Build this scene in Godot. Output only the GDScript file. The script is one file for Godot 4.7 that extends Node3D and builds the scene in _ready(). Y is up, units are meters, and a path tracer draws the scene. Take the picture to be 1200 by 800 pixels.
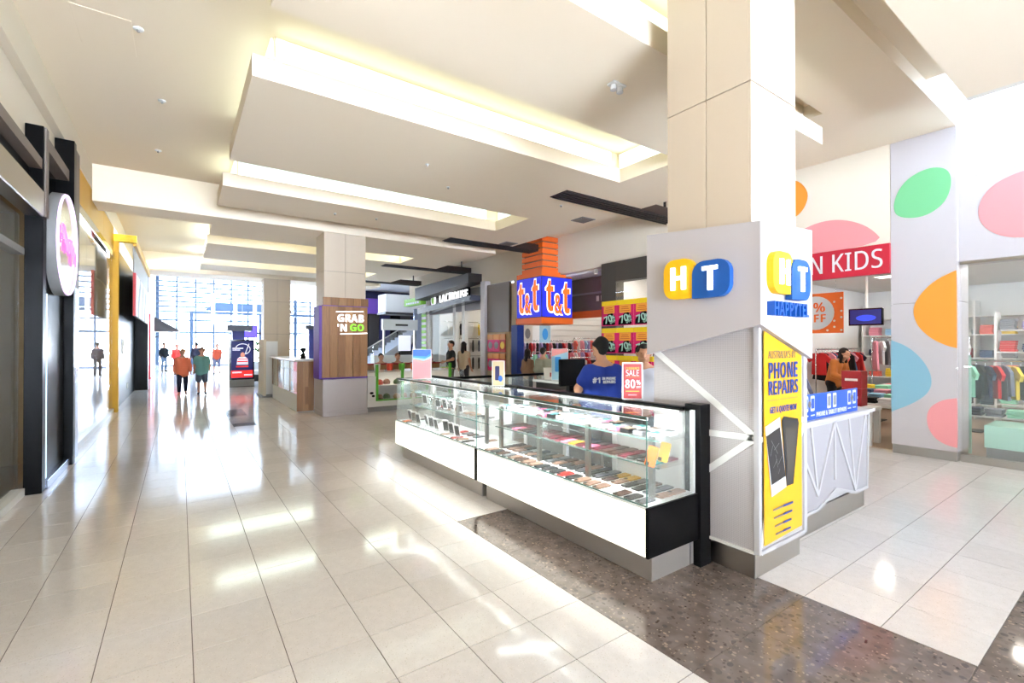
extends Node3D
# A shopping mall concourse. x runs across the concourse, "d" (depth) runs along it: z = -d.

class G:
	var v := PackedVector3Array()
	var n := PackedVector3Array()
	var ix := PackedInt32Array()
	func tri(a: Vector3, b: Vector3, c: Vector3, nn: Vector3) -> void:
		var k := v.size()
		if (c - a).cross(b - a).dot(nn) < 0.0:
			v.append(a); v.append(c); v.append(b)
		else:
			v.append(a); v.append(b); v.append(c)
		for j in 3:
			n.append(nn); ix.append(k + j)
	func quad(a: Vector3, b: Vector3, c: Vector3, d: Vector3, nn: Vector3) -> void:
		var k := v.size()
		if (c - a).cross(b - a).dot(nn) < 0.0:
			v.append(a); v.append(d); v.append(c); v.append(b)
		else:
			v.append(a); v.append(b); v.append(c); v.append(d)
		for j in 4:
			n.append(nn)
		for j in [0, 1, 2, 0, 2, 3]:
			ix.append(k + j)
	func mesh() -> ArrayMesh:
		var m := ArrayMesh.new()
		if v.size() == 0:
			return m
		var a := []
		a.resize(Mesh.ARRAY_MAX)
		a[Mesh.ARRAY_VERTEX] = v
		a[Mesh.ARRAY_NORMAL] = n
		a[Mesh.ARRAY_INDEX] = ix
		m.add_surface_from_arrays(Mesh.PRIMITIVE_TRIANGLES, a)
		return m
	# an axis-aligned block, edges chamfered by ch
	func aabb(a: Vector3, b: Vector3, ch := 0.0) -> G:
		var lo := a.min(b)
		var hi := a.max(b)
		var c := minf(ch, 0.45 * minf(hi.x - lo.x, minf(hi.y - lo.y, hi.z - lo.z)))
		var ctr := (lo + hi) / 2.0
		var h := (hi - lo) / 2.0
		for ax in 3:
			var u := (ax + 1) % 3
			var w := (ax + 2) % 3
			for s in [-1.0, 1.0]:
				var nn := Vector3.ZERO
				nn[ax] = s
				var q := []
				for t in [[-1, -1], [1, -1], [1, 1], [-1, 1]]:
					var p := Vector3.ZERO
					p[ax] = s * h[ax]
					p[u] = t[0] * (h[u] - c)
					p[w] = t[1] * (h[w] - c)
					q.append(ctr + p)
				quad(q[0], q[1], q[2], q[3], nn)
			if c > 0.0:
				for s in [-1.0, 1.0]:
					for t in [-1.0, 1.0]:
						var q := []
						for e in [[1, 0, -1], [1, 0, 1], [0, 1, 1], [0, 1, -1]]:
							var p := Vector3.ZERO
							p[u] = s * (h[u] - (0.0 if e[0] else c))
							p[w] = t * (h[w] - (0.0 if e[1] else c))
							p[ax] = e[2] * (h[ax] - c)
							q.append(ctr + p)
						var nn := Vector3.ZERO
						nn[u] = s
						nn[w] = t
						quad(q[0], q[1], q[2], q[3], nn.normalized())
		if c > 0.0:
			for sx in [-1.0, 1.0]:
				for sy in [-1.0, 1.0]:
					for sz in [-1.0, 1.0]:
						var sg := Vector3(sx, sy, sz)
						var pa := ctr + sg * Vector3(h.x, h.y - c, h.z - c)
						var pb := ctr + sg * Vector3(h.x - c, h.y, h.z - c)
						var pc := ctr + sg * Vector3(h.x - c, h.y - c, h.z)
						tri(pa, pb, pc, sg.normalized())
		return self
	# block in (x, y, depth) coordinates
	func box(x0: float, x1: float, y0: float, y1: float, d0: float, d1: float, ch := 0.0) -> G:
		return aabb(Vector3(x0, y0, -d0), Vector3(x1, y1, -d1), ch)
	# extruded polygon: 2D points laid out from "at" along u and w, thick along u x w
	func prism(pts: PackedVector2Array, at: Vector3, u: Vector3, w: Vector3, thick: float) -> G:
		var nn := u.cross(w).normalized()
		var back := at - nn * thick
		var t := Geometry2D.triangulate_polygon(pts)
		for k in range(0, t.size(), 3):
			tri(at + u * pts[t[k]].x + w * pts[t[k]].y, at + u * pts[t[k + 1]].x + w * pts[t[k + 1]].y, at + u * pts[t[k + 2]].x + w * pts[t[k + 2]].y, nn)
			tri(back + u * pts[t[k]].x + w * pts[t[k]].y, back + u * pts[t[k + 1]].x + w * pts[t[k + 1]].y, back + u * pts[t[k + 2]].x + w * pts[t[k + 2]].y, -nn)
		var turn := 1.0 if not Geometry2D.is_polygon_clockwise(pts) else -1.0
		for k in pts.size():
			var a := pts[k]
			var b := pts[(k + 1) % pts.size()]
			var e := (b - a).normalized()
			var side := (u * e.y - w * e.x) * turn
			quad(at + u * a.x + w * a.y, at + u * b.x + w * b.y, back + u * b.x + w * b.y, back + u * a.x + w * a.y, side)
		return self
	# turned profile [[radius, height], ...] round the upright axis through "at"
	func lathe(prof: Array, at: Vector3, seg := 16, axis := Vector3.UP) -> G:
		var up := axis.normalized()
		var sx := up.cross(Vector3(0, 0, 1) if absf(up.z) < 0.9 else Vector3(1, 0, 0)).normalized()
		var sz := sx.cross(up).normalized()
		for k in prof.size() - 1:
			var r0: float = prof[k][0]
			var y0: float = prof[k][1]
			var r1: float = prof[k + 1][0]
			var y1: float = prof[k + 1][1]
			var sl := Vector2(y1 - y0, r0 - r1).normalized()
			for j in seg:
				var a0 := TAU * j / seg
				var a1 := TAU * (j + 1) / seg
				var e0 := sx * cos(a0) + sz * sin(a0)
				var e1 := sx * cos(a1) + sz * sin(a1)
				var nn := ((e0 + e1).normalized() * sl.x + up * sl.y)
				var base := v.size()
				var q := [at + e0 * r0 + up * y0, at + e1 * r0 + up * y0, at + e1 * r1 + up * y1, at + e0 * r1 + up * y1]
				quad(q[0], q[1], q[2], q[3], nn.normalized())
				for m in 4:
					var e := e0 if v[base + m].is_equal_approx(q[0]) or v[base + m].is_equal_approx(q[3]) else e1
					n[base + m] = (e * sl.x + up * sl.y).normalized()
		return self
	# round bar through points
	func tube(pts: Array, r: float, seg := 8) -> G:
		for k in pts.size() - 1:
			var a: Vector3 = pts[k]
			var b: Vector3 = pts[k + 1]
			var l := a.distance_to(b)
			if l > 1e-5:
				lathe([[0.0, 0.0], [r, 0.0], [r, l], [0.0, l]], a, seg, (b - a) / l)
		return self
	# flat bar (square section w x t) from a to b, "t" along nrm
	func bar(a: Vector3, b: Vector3, w: float, t: float, nrm: Vector3) -> G:
		var f := (b - a).normalized()
		var s := f.cross(nrm).normalized() * w / 2.0
		var q := nrm.normalized() * t / 2.0
		var c := [a - s - q, a + s - q, a + s + q, a - s + q, b - s - q, b + s - q, b + s + q, b - s + q]
		quad(c[0], c[1], c[2], c[3], -f)
		quad(c[4], c[5], c[6], c[7], f)
		quad(c[0], c[1], c[5], c[4], -q.normalized())
		quad(c[3], c[2], c[6], c[7], q.normalized())
		quad(c[0], c[3], c[7], c[4], -s.normalized())
		quad(c[1], c[2], c[6], c[5], s.normalized())
		return self
	# smooth union of tapered capsules [a, b, ra, rb], meshed as surface nets
	func sdf(bones: Array, cell: float, k: float) -> G:
		var lo := Vector3(1e9, 1e9, 1e9)
		var hi := -lo
		for b in bones:
			var r: float = maxf(b[2], b[3]) + 2.5 * cell
			var p0: Vector3 = b[0]
			var p1: Vector3 = b[1]
			lo = lo.min(p0.min(p1) - Vector3(r, r, r))
			hi = hi.max(p0.max(p1) + Vector3(r, r, r))
		var nx := int((hi.x - lo.x) / cell) + 2
		var ny := int((hi.y - lo.y) / cell) + 2
		var nz := int((hi.z - lo.z) / cell) + 2
		var f := PackedFloat32Array()
		f.resize(nx * ny * nz)
		f.fill(9.0)
		for b in bones:
			var pa: Vector3 = b[0]
			var pb: Vector3 = b[1]
			var ra: float = b[2]
			var rb: float = b[3]
			var ab := pb - pa
			var ll := maxf(ab.length_squared(), 1e-9)
			var r := maxf(ra, rb) + k + 2.0 * cell
			var l0 := (pa.min(pb) - Vector3(r, r, r) - lo) / cell
			var l1 := (pa.max(pb) + Vector3(r, r, r) - lo) / cell
			for x in range(maxi(0, int(l0.x)), mini(nx, int(l1.x) + 1)):
				for y in range(maxi(0, int(l0.y)), mini(ny, int(l1.y) + 1)):
					for z in range(maxi(0, int(l0.z)), mini(nz, int(l1.z) + 1)):
						var p := lo + Vector3(x, y, z) * cell
						var t := clampf((p - pa).dot(ab) / ll, 0.0, 1.0)
						var d := p.distance_to(pa + ab * t) - lerpf(ra, rb, t)
						var i := (x * ny + y) * nz + z
						var o := f[i]
						if absf(o - d) >= k:
							f[i] = minf(o, d)
						else:
							var hh := 0.5 + 0.5 * (o - d) / k
							f[i] = lerpf(o, d, hh) - k * hh * (1.0 - hh)
		var at := {}
		var sx := ny * nz
		var off := [0, sx, nz, sx + nz, 1, sx + 1, nz + 1, sx + nz + 1]
		var cor := [Vector3(0, 0, 0), Vector3(1, 0, 0), Vector3(0, 1, 0), Vector3(1, 1, 0), Vector3(0, 0, 1), Vector3(1, 0, 1), Vector3(0, 1, 1), Vector3(1, 1, 1)]
		var edg := [[0, 1], [2, 3], [4, 5], [6, 7], [0, 2], [1, 3], [4, 6], [5, 7], [0, 4], [1, 5], [2, 6], [3, 7]]
		for x in nx - 1:
			for y in ny - 1:
				var i0 := (x * ny + y) * nz
				for z in nz - 1:
					var i := i0 + z
					if absf(f[i]) > 2.0 * cell:
						continue
					var inside := 0
					for o in off:
						if f[i + o] < 0.0:
							inside += 1
					if inside == 0 or inside == 8:
						continue
					var sum := Vector3.ZERO
					var cnt := 0
					for e in edg:
						var va := f[i + off[e[0]]]
						var vb := f[i + off[e[1]]]
						if (va < 0.0) != (vb < 0.0):
							var ca: Vector3 = cor[e[0]]
							sum += ca.lerp(cor[e[1]], va / (va - vb))
							cnt += 1
					var g := Vector3.ZERO
					for q in 8:
						var cc: Vector3 = cor[q]
						g += (cc - Vector3(0.5, 0.5, 0.5)) * f[i + off[q]]
					at[i] = v.size()
					v.append(lo + (Vector3(x, y, z) + sum / cnt) * cell)
					n.append(g.normalized())
		for i in at:
			for ax in 3:
				var step: int = [sx, nz, 1][ax]
				var o1: int = [nz, 1, sx][ax]
				var o2: int = [1, sx, nz][ax]
				var a := f[i]
				var b2 := f[i + step]
				if (a < 0.0) == (b2 < 0.0):
					continue
				if not (at.has(i - o1) and at.has(i - o2) and at.has(i - o1 - o2)):
					continue
				var q := [at[i], at[i - o1], at[i - o1 - o2], at[i - o2]]
				var want: Vector3 = n[q[0]]
				if (v[q[2]] - v[q[0]]).cross(v[q[1]] - v[q[0]]).dot(want) < 0.0:
					q.reverse()
				for j in [0, 1, 2, 0, 2, 3]:
					ix.append(q[j])
		return self

var M := {}
var rng := RandomNumberGenerator.new()
var used := {}
var shapes := {}

func P(x: float, y: float, d: float) -> Vector3:
	return Vector3(x, y, -d)

func numbered(called: String) -> String:
	var k: int = used.get(called, 0)
	used[called] = k + 1
	return called if k == 0 else "%s_%03d" % [called, k]

func tag(o: Node, label: String, category: String, group := "") -> Node:
	o.set_meta("label", label)
	o.set_meta("category", category)
	if group:
		o.set_meta("group", group)
	return o

# a Node3D at the thing's base; its children are its parts
func thing(called: String, label: String, category: String, at := Vector3.ZERO, group := "") -> Node3D:
	var o := Node3D.new()
	o.name = numbered(called)
	add_child(o)
	o.position = at
	tag(o, label, category, group)
	return o

# one mesh as one node; shapes under a thing are given in the scene's coordinates
func obj(called: String, g: G, m, parent: Node3D = self) -> MeshInstance3D:
	return put(called, g.mesh(), m, parent, Transform3D())

func put(called: String, mesh: Mesh, m, parent: Node3D, at: Transform3D) -> MeshInstance3D:
	var o := MeshInstance3D.new()
	o.mesh = mesh
	o.material_override = M[m] if m is String else m
	o.name = numbered(called) if parent == self else called
	parent.add_child(o, true)
	o.transform = at
	if parent != self and parent.get_parent() == self:
		o.position -= parent.position
	return o

func struct(called: String, g: G, m) -> MeshInstance3D:
	var o := obj(called, g, m)
	o.set_meta("kind", "structure")
	return o

func copy(o: Node3D, at: Vector3, turn := 0.0, label := "", group := "") -> Node3D:
	var c: Node3D = o.duplicate()
	c.name = numbered(str(o.name).rstrip("0123456789").trim_suffix("_"))
	add_child(c)
	c.position = at
	c.rotation.y = turn
	if label:
		c.set_meta("label", label)
	if group:
		c.set_meta("group", group)
	return c

func mt(key: String, c: Color, rough := 0.6, metal := 0.0, more := {}) -> StandardMaterial3D:
	var m := StandardMaterial3D.new()
	m.resource_name = key
	m.albedo_color = c
	m.roughness = rough
	m.metallic = metal
	for k in more:
		m.set(k, more[k])
	M[key] = m
	return m

func glow(key: String, c: Color, energy: float) -> void:
	mt(key, c, 0.5, 0.0, {"emission_enabled": true, "emission": c, "emission_energy_multiplier": energy})

func tri_tex(key: String, t: Texture2D, per_metre: float, in_world := true) -> void:
	M[key].albedo_texture = t
	M[key].uv1_triplanar = true
	M[key].uv1_world_triplanar = in_world
	M[key].uv1_scale = Vector3.ONE * per_metre

# lettering with thickness; right and up give the plane it lies in
func text(called: String, s: String, at: Vector3, em: float, right: Vector3, m, parent: Node3D, depth := 0.012, bold := true, stretch := 1.0, font := "Droid Sans") -> MeshInstance3D:
	var f := SystemFont.new()
	f.font_names = PackedStringArray([font])
	f.font_weight = 700 if bold else 400
	var t := TextMesh.new()
	t.font = f
	t.font_size = 32
	t.pixel_size = em / 32.0
	t.depth = depth
	t.curve_step = 1.0
	t.text = s
	var up := Vector3.UP
	var r := right.normalized()
	return put(called, t, m, parent, Transform3D(Basis(r * stretch, up, r.cross(up)), at))

func area(called: String, at: Vector3, dir: Vector3, w: float, h: float, energy: float, c := Color(1, 1, 1)) -> AreaLight3D:
	var l := AreaLight3D.new()
	l.name = numbered(called)
	add_child(l)
	l.area_size = Vector2(w, h)
	l.area_normalize_energy = true
	l.light_energy = energy
	l.light_color = c
	l.shadow_enabled = true
	l.area_range = 60.0
	l.position = at
	var d := dir.normalized()
	l.basis = Basis.looking_at(d, Vector3(0, 0, -1) if absf(d.y) > 0.9 else Vector3.UP)
	return l

func oval(rx: float, ry: float, seg := 24) -> PackedVector2Array:
	var p := PackedVector2Array()
	for k in seg:
		p.append(Vector2(rx * cos(TAU * k / seg), ry * sin(TAU * k / seg)))
	return p

# rounded rectangle, one radius for each corner (bottom left, bottom right, top right, top left)
func rounded(w: float, h: float, r: Array, seg := 5) -> PackedVector2Array:
	var p := PackedVector2Array()
	var c := [Vector2(-w / 2, -h / 2), Vector2(w / 2, -h / 2), Vector2(w / 2, h / 2), Vector2(-w / 2, h / 2)]
	for k in 4:
		var rr: float = r[k]
		if rr <= 0.0:
			p.append(c[k])
			continue
		var ctr: Vector2 = c[k] - Vector2(signf(c[k].x), signf(c[k].y)) * rr
		for j in seg + 1:
			var a := PI + PI / 2 * k + PI / 2 * j / seg
			p.append(ctr + Vector2(cos(a), sin(a)) * rr)
	return p

func speckle(size: int, base: Color, chips: Array, seed_: int, mottle := 0.03) -> ImageTexture:
	var im := Image.create(size, size, false, Image.FORMAT_RGB8)
	var no := FastNoiseLite.new()
	no.seed = seed_
	no.frequency = 5.0 / size
	no.fractal_octaves = 3
	var r := RandomNumberGenerator.new()
	r.seed = seed_
	for y in size:
		for x in size:
			var k := no.get_noise_2d(x, y) * mottle
			im.set_pixel(x, y, Color(base.r + k, base.g + k, base.b + k))
	for c in chips:
		for k in int(c[1]):
			var px := r.randi() % size
			var py := r.randi() % size
			var rr: float = r.randf_range(c[2], c[3])
			var asp := r.randf_range(0.6, 1.6)
			var col: Color = c[0]
			col = col.lerp(base, r.randf_range(0.0, 0.6))
			for dy in range(-int(rr * 1.7), int(rr * 1.7) + 1):
				for dx in range(-int(rr * 1.7), int(rr * 1.7) + 1):
					if dx * dx * asp + dy * dy / asp <= rr * rr:
						im.set_pixel(posmod(px + dx, size), posmod(py + dy, size), col)
	return ImageTexture.create_from_image(im)

func wood_tex(a: Color, b: Color, seed_: int) -> ImageTexture:
	var im := Image.create(256, 256, false, Image.FORMAT_RGB8)
	var no := FastNoiseLite.new()
	no.seed = seed_
	no.frequency = 0.02
	for x in 256:
		for y in 256:
			var k := clampf(0.5 + 0.5 * no.get_noise_2d(x * 6.0, y * 0.35) + 0.25 * no.get_noise_2d(x * 22.0, y * 1.2), 0, 1)
			im.set_pixel(x, y, a.lerp(b, k))
	return ImageTexture.create_from_image(im)

func pick(a: Array):
	return a[rng.randi() % a.size()]

func _ready() -> void:
	rng.seed = 7
	# ---- camera, sky, exposure
	var cam := Camera3D.new()
	cam.name = "camera"
	cam.position = Vector3(0, 1.61, 0)
	cam.rotation_degrees = Vector3(0.313, -35.33, 0)
	cam.fov = 72.15
	cam.near = 0.05
	cam.far = 400.0
	add_child(cam)
	cam.current = true
	var e := Environment.new()
	e.background_mode = Environment.BG_SKY
	var sk := ProceduralSkyMaterial.new()
	sk.sky_top_color = Color(0.74, 0.86, 1.0)
	sk.sky_horizon_color = Color(0.93, 0.97, 1.0)
	sk.ground_horizon_color = Color(0.84, 0.885, 0.955)
	sk.ground_bottom_color = Color(0.79, 0.835, 0.90)
	sk.sky_energy_multiplier = 3.4
	sk.ground_energy_multiplier = 8.0
	e.sky = Sky.new()
	e.sky.sky_material = sk
	e.tonemap_mode = Environment.TONE_MAPPER_LINEAR
	e.tonemap_exposure = 0.8
	e.sdfgi_enabled = true
	e.ssao_enabled = true
	e.ssil_enabled = true
	var we := WorldEnvironment.new()
	we.name = "surroundings"
	we.environment = e
	add_child(we)
	materials()
	# ---- the setting
	floor_tiles()
	ceilings()
	walls()
	atrium()
	# ---- the phone kiosk
	kiosk_pillar()
	display_counter()
	repair_desk()
	kiosk_inside()
	# ---- shops on both sides
	kids_shop()
	poster_shop()
	toy_shop()
	sign_shop()
	grab_stand()
	food_court()
	left_shops()
	far_things()
	people()
	ceiling_fittings()

func materials() -> void:
	mt("ceiling", Color(0.99, 0.93, 0.835), 0.85)
	mt("cream", Color(0.91, 0.865, 0.79), 0.8)
	mt("white", Color(0.93, 0.93, 0.92), 0.7)
	mt("white_gloss", Color(0.94, 0.94, 0.94), 0.2)
	mt("column", Color(0.82, 0.755, 0.67), 0.45)
	mt("joint", Color(0.55, 0.50, 0.44), 0.8)
	mt("pillar_white", Color(0.775, 0.75, 0.755), 0.4)
	mt("desk_white", Color(0.77, 0.765, 0.775), 0.5)
	mt("kick", Color(0.74, 0.72, 0.70), 0.35, 0.65)
	mt("grout", Color(0.40, 0.36, 0.33), 0.9)
	var chips := [[Color(0.83, 0.79, 0.74), 700, 0.6, 1.5], [Color(0.97, 0.95, 0.92), 500, 0.6, 1.4], [Color(0.62, 0.57, 0.52), 60, 0.5, 1.0]]
	for k in 3:
		var q: Color = Color(0.91, 0.885, 0.868) * [1.0, 0.985, 1.012][k]
		mt("tile_%d" % k, Color(1, 1, 1), 0.10)
		tri_tex("tile_%d" % k, speckle(256, q, chips, 11 + k, 0.02), 2.2)
	var dark := [[Color(0.58, 0.50, 0.44), 220, 1.0, 5.0], [Color(0.25, 0.20, 0.17), 200, 1.0, 4.5], [Color(0.66, 0.60, 0.53), 120, 0.8, 2.4], [Color(0.30, 0.27, 0.26), 60, 4.0, 9.0]]
	for k in 2:
		mt("stone_%d" % k, Color(1, 1, 1), 0.07)
		tri_tex("stone_%d" % k, speckle(384, Color(0.40, 0.355, 0.33), dark, 31 + k, 0.07), 1.3)
	mt("shop_floor", Color(0.72, 0.62, 0.52), 0.3)
	mt("slate", Color(0.33, 0.35, 0.42), 0.12)
	mt("steel", Color(0.72, 0.71, 0.69), 0.28, 1.0)
	mt("chrome", Color(0.85, 0.86, 0.87), 0.12, 1.0)
	mt("steel_blue", Color(0.70, 0.74, 0.84), 0.22, 0.9)
	mt("black", Color(0.03, 0.03, 0.035), 0.3, 0.0, {"metallic_specular": 0.2})
	mt("black_gloss", Color(0.03, 0.032, 0.04), 0.08, 0.0, {"metallic_specular": 0.35})
	mt("charcoal", Color(0.17, 0.16, 0.16), 0.45)
	mt("louver", Color(0.17, 0.115, 0.10), 0.5)
	mt("taupe", Color(0.45, 0.40, 0.37), 0.5)
	mt("taupe_dark", Color(0.27, 0.25, 0.23), 0.6)
	mt("grey_mesh", Color(0.66, 0.64, 0.65), 0.5)
	mt("mesh_dot", Color(0.50, 0.48, 0.50), 0.6)
	mt("mid_grey", Color(0.55, 0.55, 0.55), 0.5)
	mt("glass", Color(0.90, 0.97, 0.95, 0.06), 0.0, 0.0, {"transparency": BaseMaterial3D.TRANSPARENCY_ALPHA})
	mt("glass_clear", Color(0.97, 0.99, 0.99, 0.03), 0.0, 0.0, {"transparency": BaseMaterial3D.TRANSPARENCY_ALPHA})
	mt("glass_edge", Color(0.34, 0.47, 0.44), 0.1)
	mt("acrylic", Color(0.95, 0.97, 1.0, 0.08), 0.05, 0.0, {"transparency": BaseMaterial3D.TRANSPARENCY_ALPHA})
	mt("orange", Color(0.93, 0.42, 0.13), 0.45)
	mt("orange_vinyl", Color(0.88, 0.56, 0.20), 0.45)
	mt("green_vinyl", Color(0.45, 0.74, 0.53), 0.45)
	mt("blue_vinyl", Color(0.53, 0.71, 0.78), 0.45)
	mt("pink_vinyl", Color(0.87, 0.57, 0.58), 0.45)
	mt("red", Color(0.78, 0.10, 0.17), 0.45)
	mt("red_sign", Color(0.70, 0.10, 0.19), 0.4)
	mt("deep_red", Color(0.55, 0.06, 0.09), 0.5)
	mt("purple", Color(0.36, 0.22, 0.62), 0.45)
	mt("navy", Color(0.10, 0.10, 0.30), 0.5)
	mt("yellow", Color(0.97, 0.80, 0.10), 0.4)
	mt("yellow_banner", Color(0.86, 0.63, 0.08), 0.45)
	mt("yellow_wall", Color(0.86, 0.66, 0.10), 0.5)
	mt("blue_sign", Color(0.03, 0.29, 0.62), 0.35)
	mt("blue_board", Color(0.12, 0.30, 0.70), 0.4)
	mt("print_blue", Color(0.05, 0.18, 0.48), 0.5)
	mt("print_grey", Color(0.42, 0.40, 0.38), 0.5)
	mt("print_white", Color(0.88, 0.88, 0.88), 0.5)
	mt("magenta", Color(0.86, 0.05, 0.40), 0.5)
	mt("poster_yellow", Color(0.97, 0.83, 0.08), 0.5)
	mt("poster_orange", Color(0.97, 0.66, 0.22), 0.5)
	mt("mint", Color(0.72, 0.90, 0.83), 0.5)
	mt("green", Color(0.30, 0.66, 0.13), 0.45)
	mt("lime", Color(0.52, 0.80, 0.20), 0.5)
	mt("sand", Color(0.78, 0.70, 0.56), 0.7)
	mt("screen_black", Color(0.02, 0.02, 0.025), 0.1)
	for k in 4:
		mt("wood_%d" % k, Color(1, 1, 1), 0.45)
		var a: Color = [Color(0.62, 0.44, 0.27), Color(0.66, 0.48, 0.30), Color(0.58, 0.41, 0.25), Color(0.69, 0.51, 0.33)][k]
		tri_tex("wood_%d" % k, wood_tex(a, a * Color(0.8, 0.78, 0.74), 60 + k), 1.1)
	mt("leaf", Color(0.20, 0.40, 0.12), 0.6)
	mt("soil", Color(0.16, 0.11, 0.07), 0.9)
	mt("paper", Color(0.92, 0.90, 0.86), 0.7)
	mt("food_brown", Color(0.50, 0.28, 0.14), 0.6)
	mt("food_red", Color(0.75, 0.22, 0.10), 0.6)
	mt("food_tan", Color(0.80, 0.62, 0.36), 0.6)
	mt("concrete", Color(0.62, 0.64, 0.68), 0.7)
	mt("perforated_white", Color(0.66, 0.65, 0.67), 0.5)
	mt("acr_lilac", Color(0.72, 0.66, 0.80), 0.4)
	mt("screen_print_grey", Color(0.45, 0.45, 0.52), 0.4)
	mt("art_rose", Color(0.93, 0.60, 0.58), 0.4)
	mt("art_sky", Color(0.66, 0.82, 0.88), 0.4)
	mt("art_blue", Color(0.20, 0.58, 0.85), 0.4)
	mt("art_deep", Color(0.10, 0.36, 0.70), 0.4)
	# things that give off light
	glow("cove_led", Color(0.93, 1.0, 0.97), 1.5)
	glow("panel_led", Color(1.0, 0.985, 0.93), 1.5)
	glow("case_led", Color(0.98, 1.0, 0.99), 3.0)
	glow("shop_light", Color(1.0, 0.97, 0.92), 5.0)
	glow("letter_white", Color(1, 1, 1), 1.6)
	glow("letter_green", Color(0.50, 0.90, 0.18), 1.0)
	glow("yellow_lit", Color(0.90, 0.69, 0.03), 0.22)
	glow("blue_lit", Color(0.02, 0.28, 0.56), 0.25)
	glow("sign_blue", Color(0.16, 0.20, 0.85), 0.6)
	glow("sign_orange", Color(0.97, 0.45, 0.12), 0.55)
	glow("sign_white", Color(1, 1, 1), 1.1)
	glow("pink_neon", Color(0.98, 0.55, 0.86), 1.0)
	glow("ring_neon", Color(0.95, 0.85, 1.0), 1.3)
	glow("strip_cool", Color(0.82, 0.93, 1.0), 1.6)
	glow("screen_navy", Color(0.10, 0.12, 0.38), 0.6)
	glow("screen_blue", Color(0.16, 0.26, 0.80), 0.7)
	glow("screen_purple", Color(0.36, 0.26, 0.86), 0.7)
	glow("screen_red", Color(0.95, 0.16, 0.13), 0.8)
	glow("screen_white", Color(0.92, 0.93, 1.0), 0.9)
	glow("screen_skin", Color(0.90, 0.62, 0.52), 0.5)
	mt("deck_white", Color(0.94, 0.95, 0.95), 0.3)

# ---------------------------------------------------------------- the setting

func on_screen(p: Vector3) -> Vector3:
	# where a floor point stands in the picture, to find the tiles that show largest
	var s := sin(deg_to_rad(35.33))
	var c := cos(deg_to_rad(35.33))
	var w := p.x * s - p.z * c
	if w < 0.25:
		return Vector3(1e6, 0, w)
	return Vector3(600 + 549 * (p.x * c + p.z * s) / w, 403 + 549 * 1.61 / w, w)

func floor_tiles() -> void:
	var base := struct("floor", G.new().box(-1.8, 26, -0.25, -0.004, -8.2, 44), "grout")
	var cells := []
	for i in range(-9, 17):
		for j in range(-12, 110):
			var x := 2.06 + 0.4 * i
			var d := 3.77 - 0.4 + 0.4 * (j - 8)
			if (x > 2.0 and x < 3.2 and d < 3.6) or (d < 0.5 and x > 2.0):
				continue
			var a := on_screen(P(x + 0.2, 0, d + 0.2))
			var seen := a.x > -60 and a.x < 1260 and a.y < 860 and d > 0.0
			cells.append([(1.0 / (a.z * a.z * a.z) if seen else 0.0), x, d])
	cells.sort_custom(func(p, q): return p[0] > q[0])
	var m := G.new().box(0.002, 0.398, -0.02, 0, 0.0022, 0.3978, 0.001).mesh()
	for k in mini(270, cells.size()):
		put("tile", m, "tile_%d" % (rng.randi() % 3), base, Transform3D(Basis(), P(cells[k][1], 0, cells[k][2])))
	var rest := [G.new(), G.new(), G.new()]
	for k in range(270, cells.size()):
		var x: float = cells[k][1]
		var d: float = cells[k][2]
		if absf(x - 1.06) < 0.05 and d > 10.2 and d < 13.2:
			continue
		rest[rng.randi() % 3].box(x + 0.002, x + 0.398, -0.02, 0, d + 0.0022, d + 0.3978)
	for k in 3:
		var o := obj("tile_field", rest[k], "tile_%d" % k, base)
		o.set_meta("kind", "stuff")
	obj("slate_inlay", G.new().box(0.86, 1.25, -0.02, 0, 10.57, 13.37), "slate", base)
	# dark stone band under the kiosk and across the concourse
	for j in 4:
		for i in 2:
			put("stone_tile", stone_mesh(0.6, 0.8), "stone_%d" % ((i + j) % 2), base, Transform3D(Basis(), P(2.06 + 0.6 * i, 0, 3.77 - 0.8 * (j + 1))))
	for i in 9:
		for j in 5:
			put("stone_tile", stone_mesh(0.8, 0.8), "stone_%d" % ((i + j) % 2), base, Transform3D(Basis(), P(2.06 + 0.8 * i, 0, -0.23 - 0.8 * j)))

func stone_mesh(w: float, h: float) -> Mesh:
	var key := "stone%s%s" % [w, h]
	if not shapes.has(key):
		shapes[key] = G.new().box(0.0015, w - 0.0015, -0.02, 0, 0.0015, h - 0.0015, 0.0012).mesh()
	return shapes[key]

const LOW := 4.2
const HIGH := 4.78

# a diffuser standing on the raft, set back from its edge; facing along "out"
func led(parent: Node3D, x0: float, x1: float, d0: float, d1: float, out: Vector3, energy: float) -> void:
	obj("light_strip", G.new().box(x0, x1, LOW + 0.225, HIGH - 0.03, d0, d1), "cove_led", parent)
	var c := P((x0 + x1) / 2, LOW + 0.4, (d0 + d1) / 2) + out * 0.03
	area("cove_light", c, out, maxf(x1 - x0, d1 - d0), 0.25, energy, Color(0.92, 1.0, 0.97))

# a dropped ceiling panel on an upstand that is set back from the edges where a light strip stands
func raft(ceil_node: Node3D, x0: float, x1: float, d0: float, d1: float, bright := 1.0) -> Node3D:
	var g := G.new().box(x0, x1, LOW, LOW + 0.22, d0, d1)
	g.box(x0 + 0.22, x1 - 0.02, LOW + 0.22, HIGH, d0 + 0.22, d1 - 0.02)
	var r := obj("raft", g, "ceiling", ceil_node)
	led(r, x0 + 0.24, 5.75 if x1 > 6 else x1 - 0.1, d0 + 0.19, d0 + 0.21, -DV, 0.7 * bright)
	led(r, x0 + 0.19, x0 + 0.21, d0 + 0.22, d1 - 0.1, -XV, 0.16 * bright)
	return r

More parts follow.
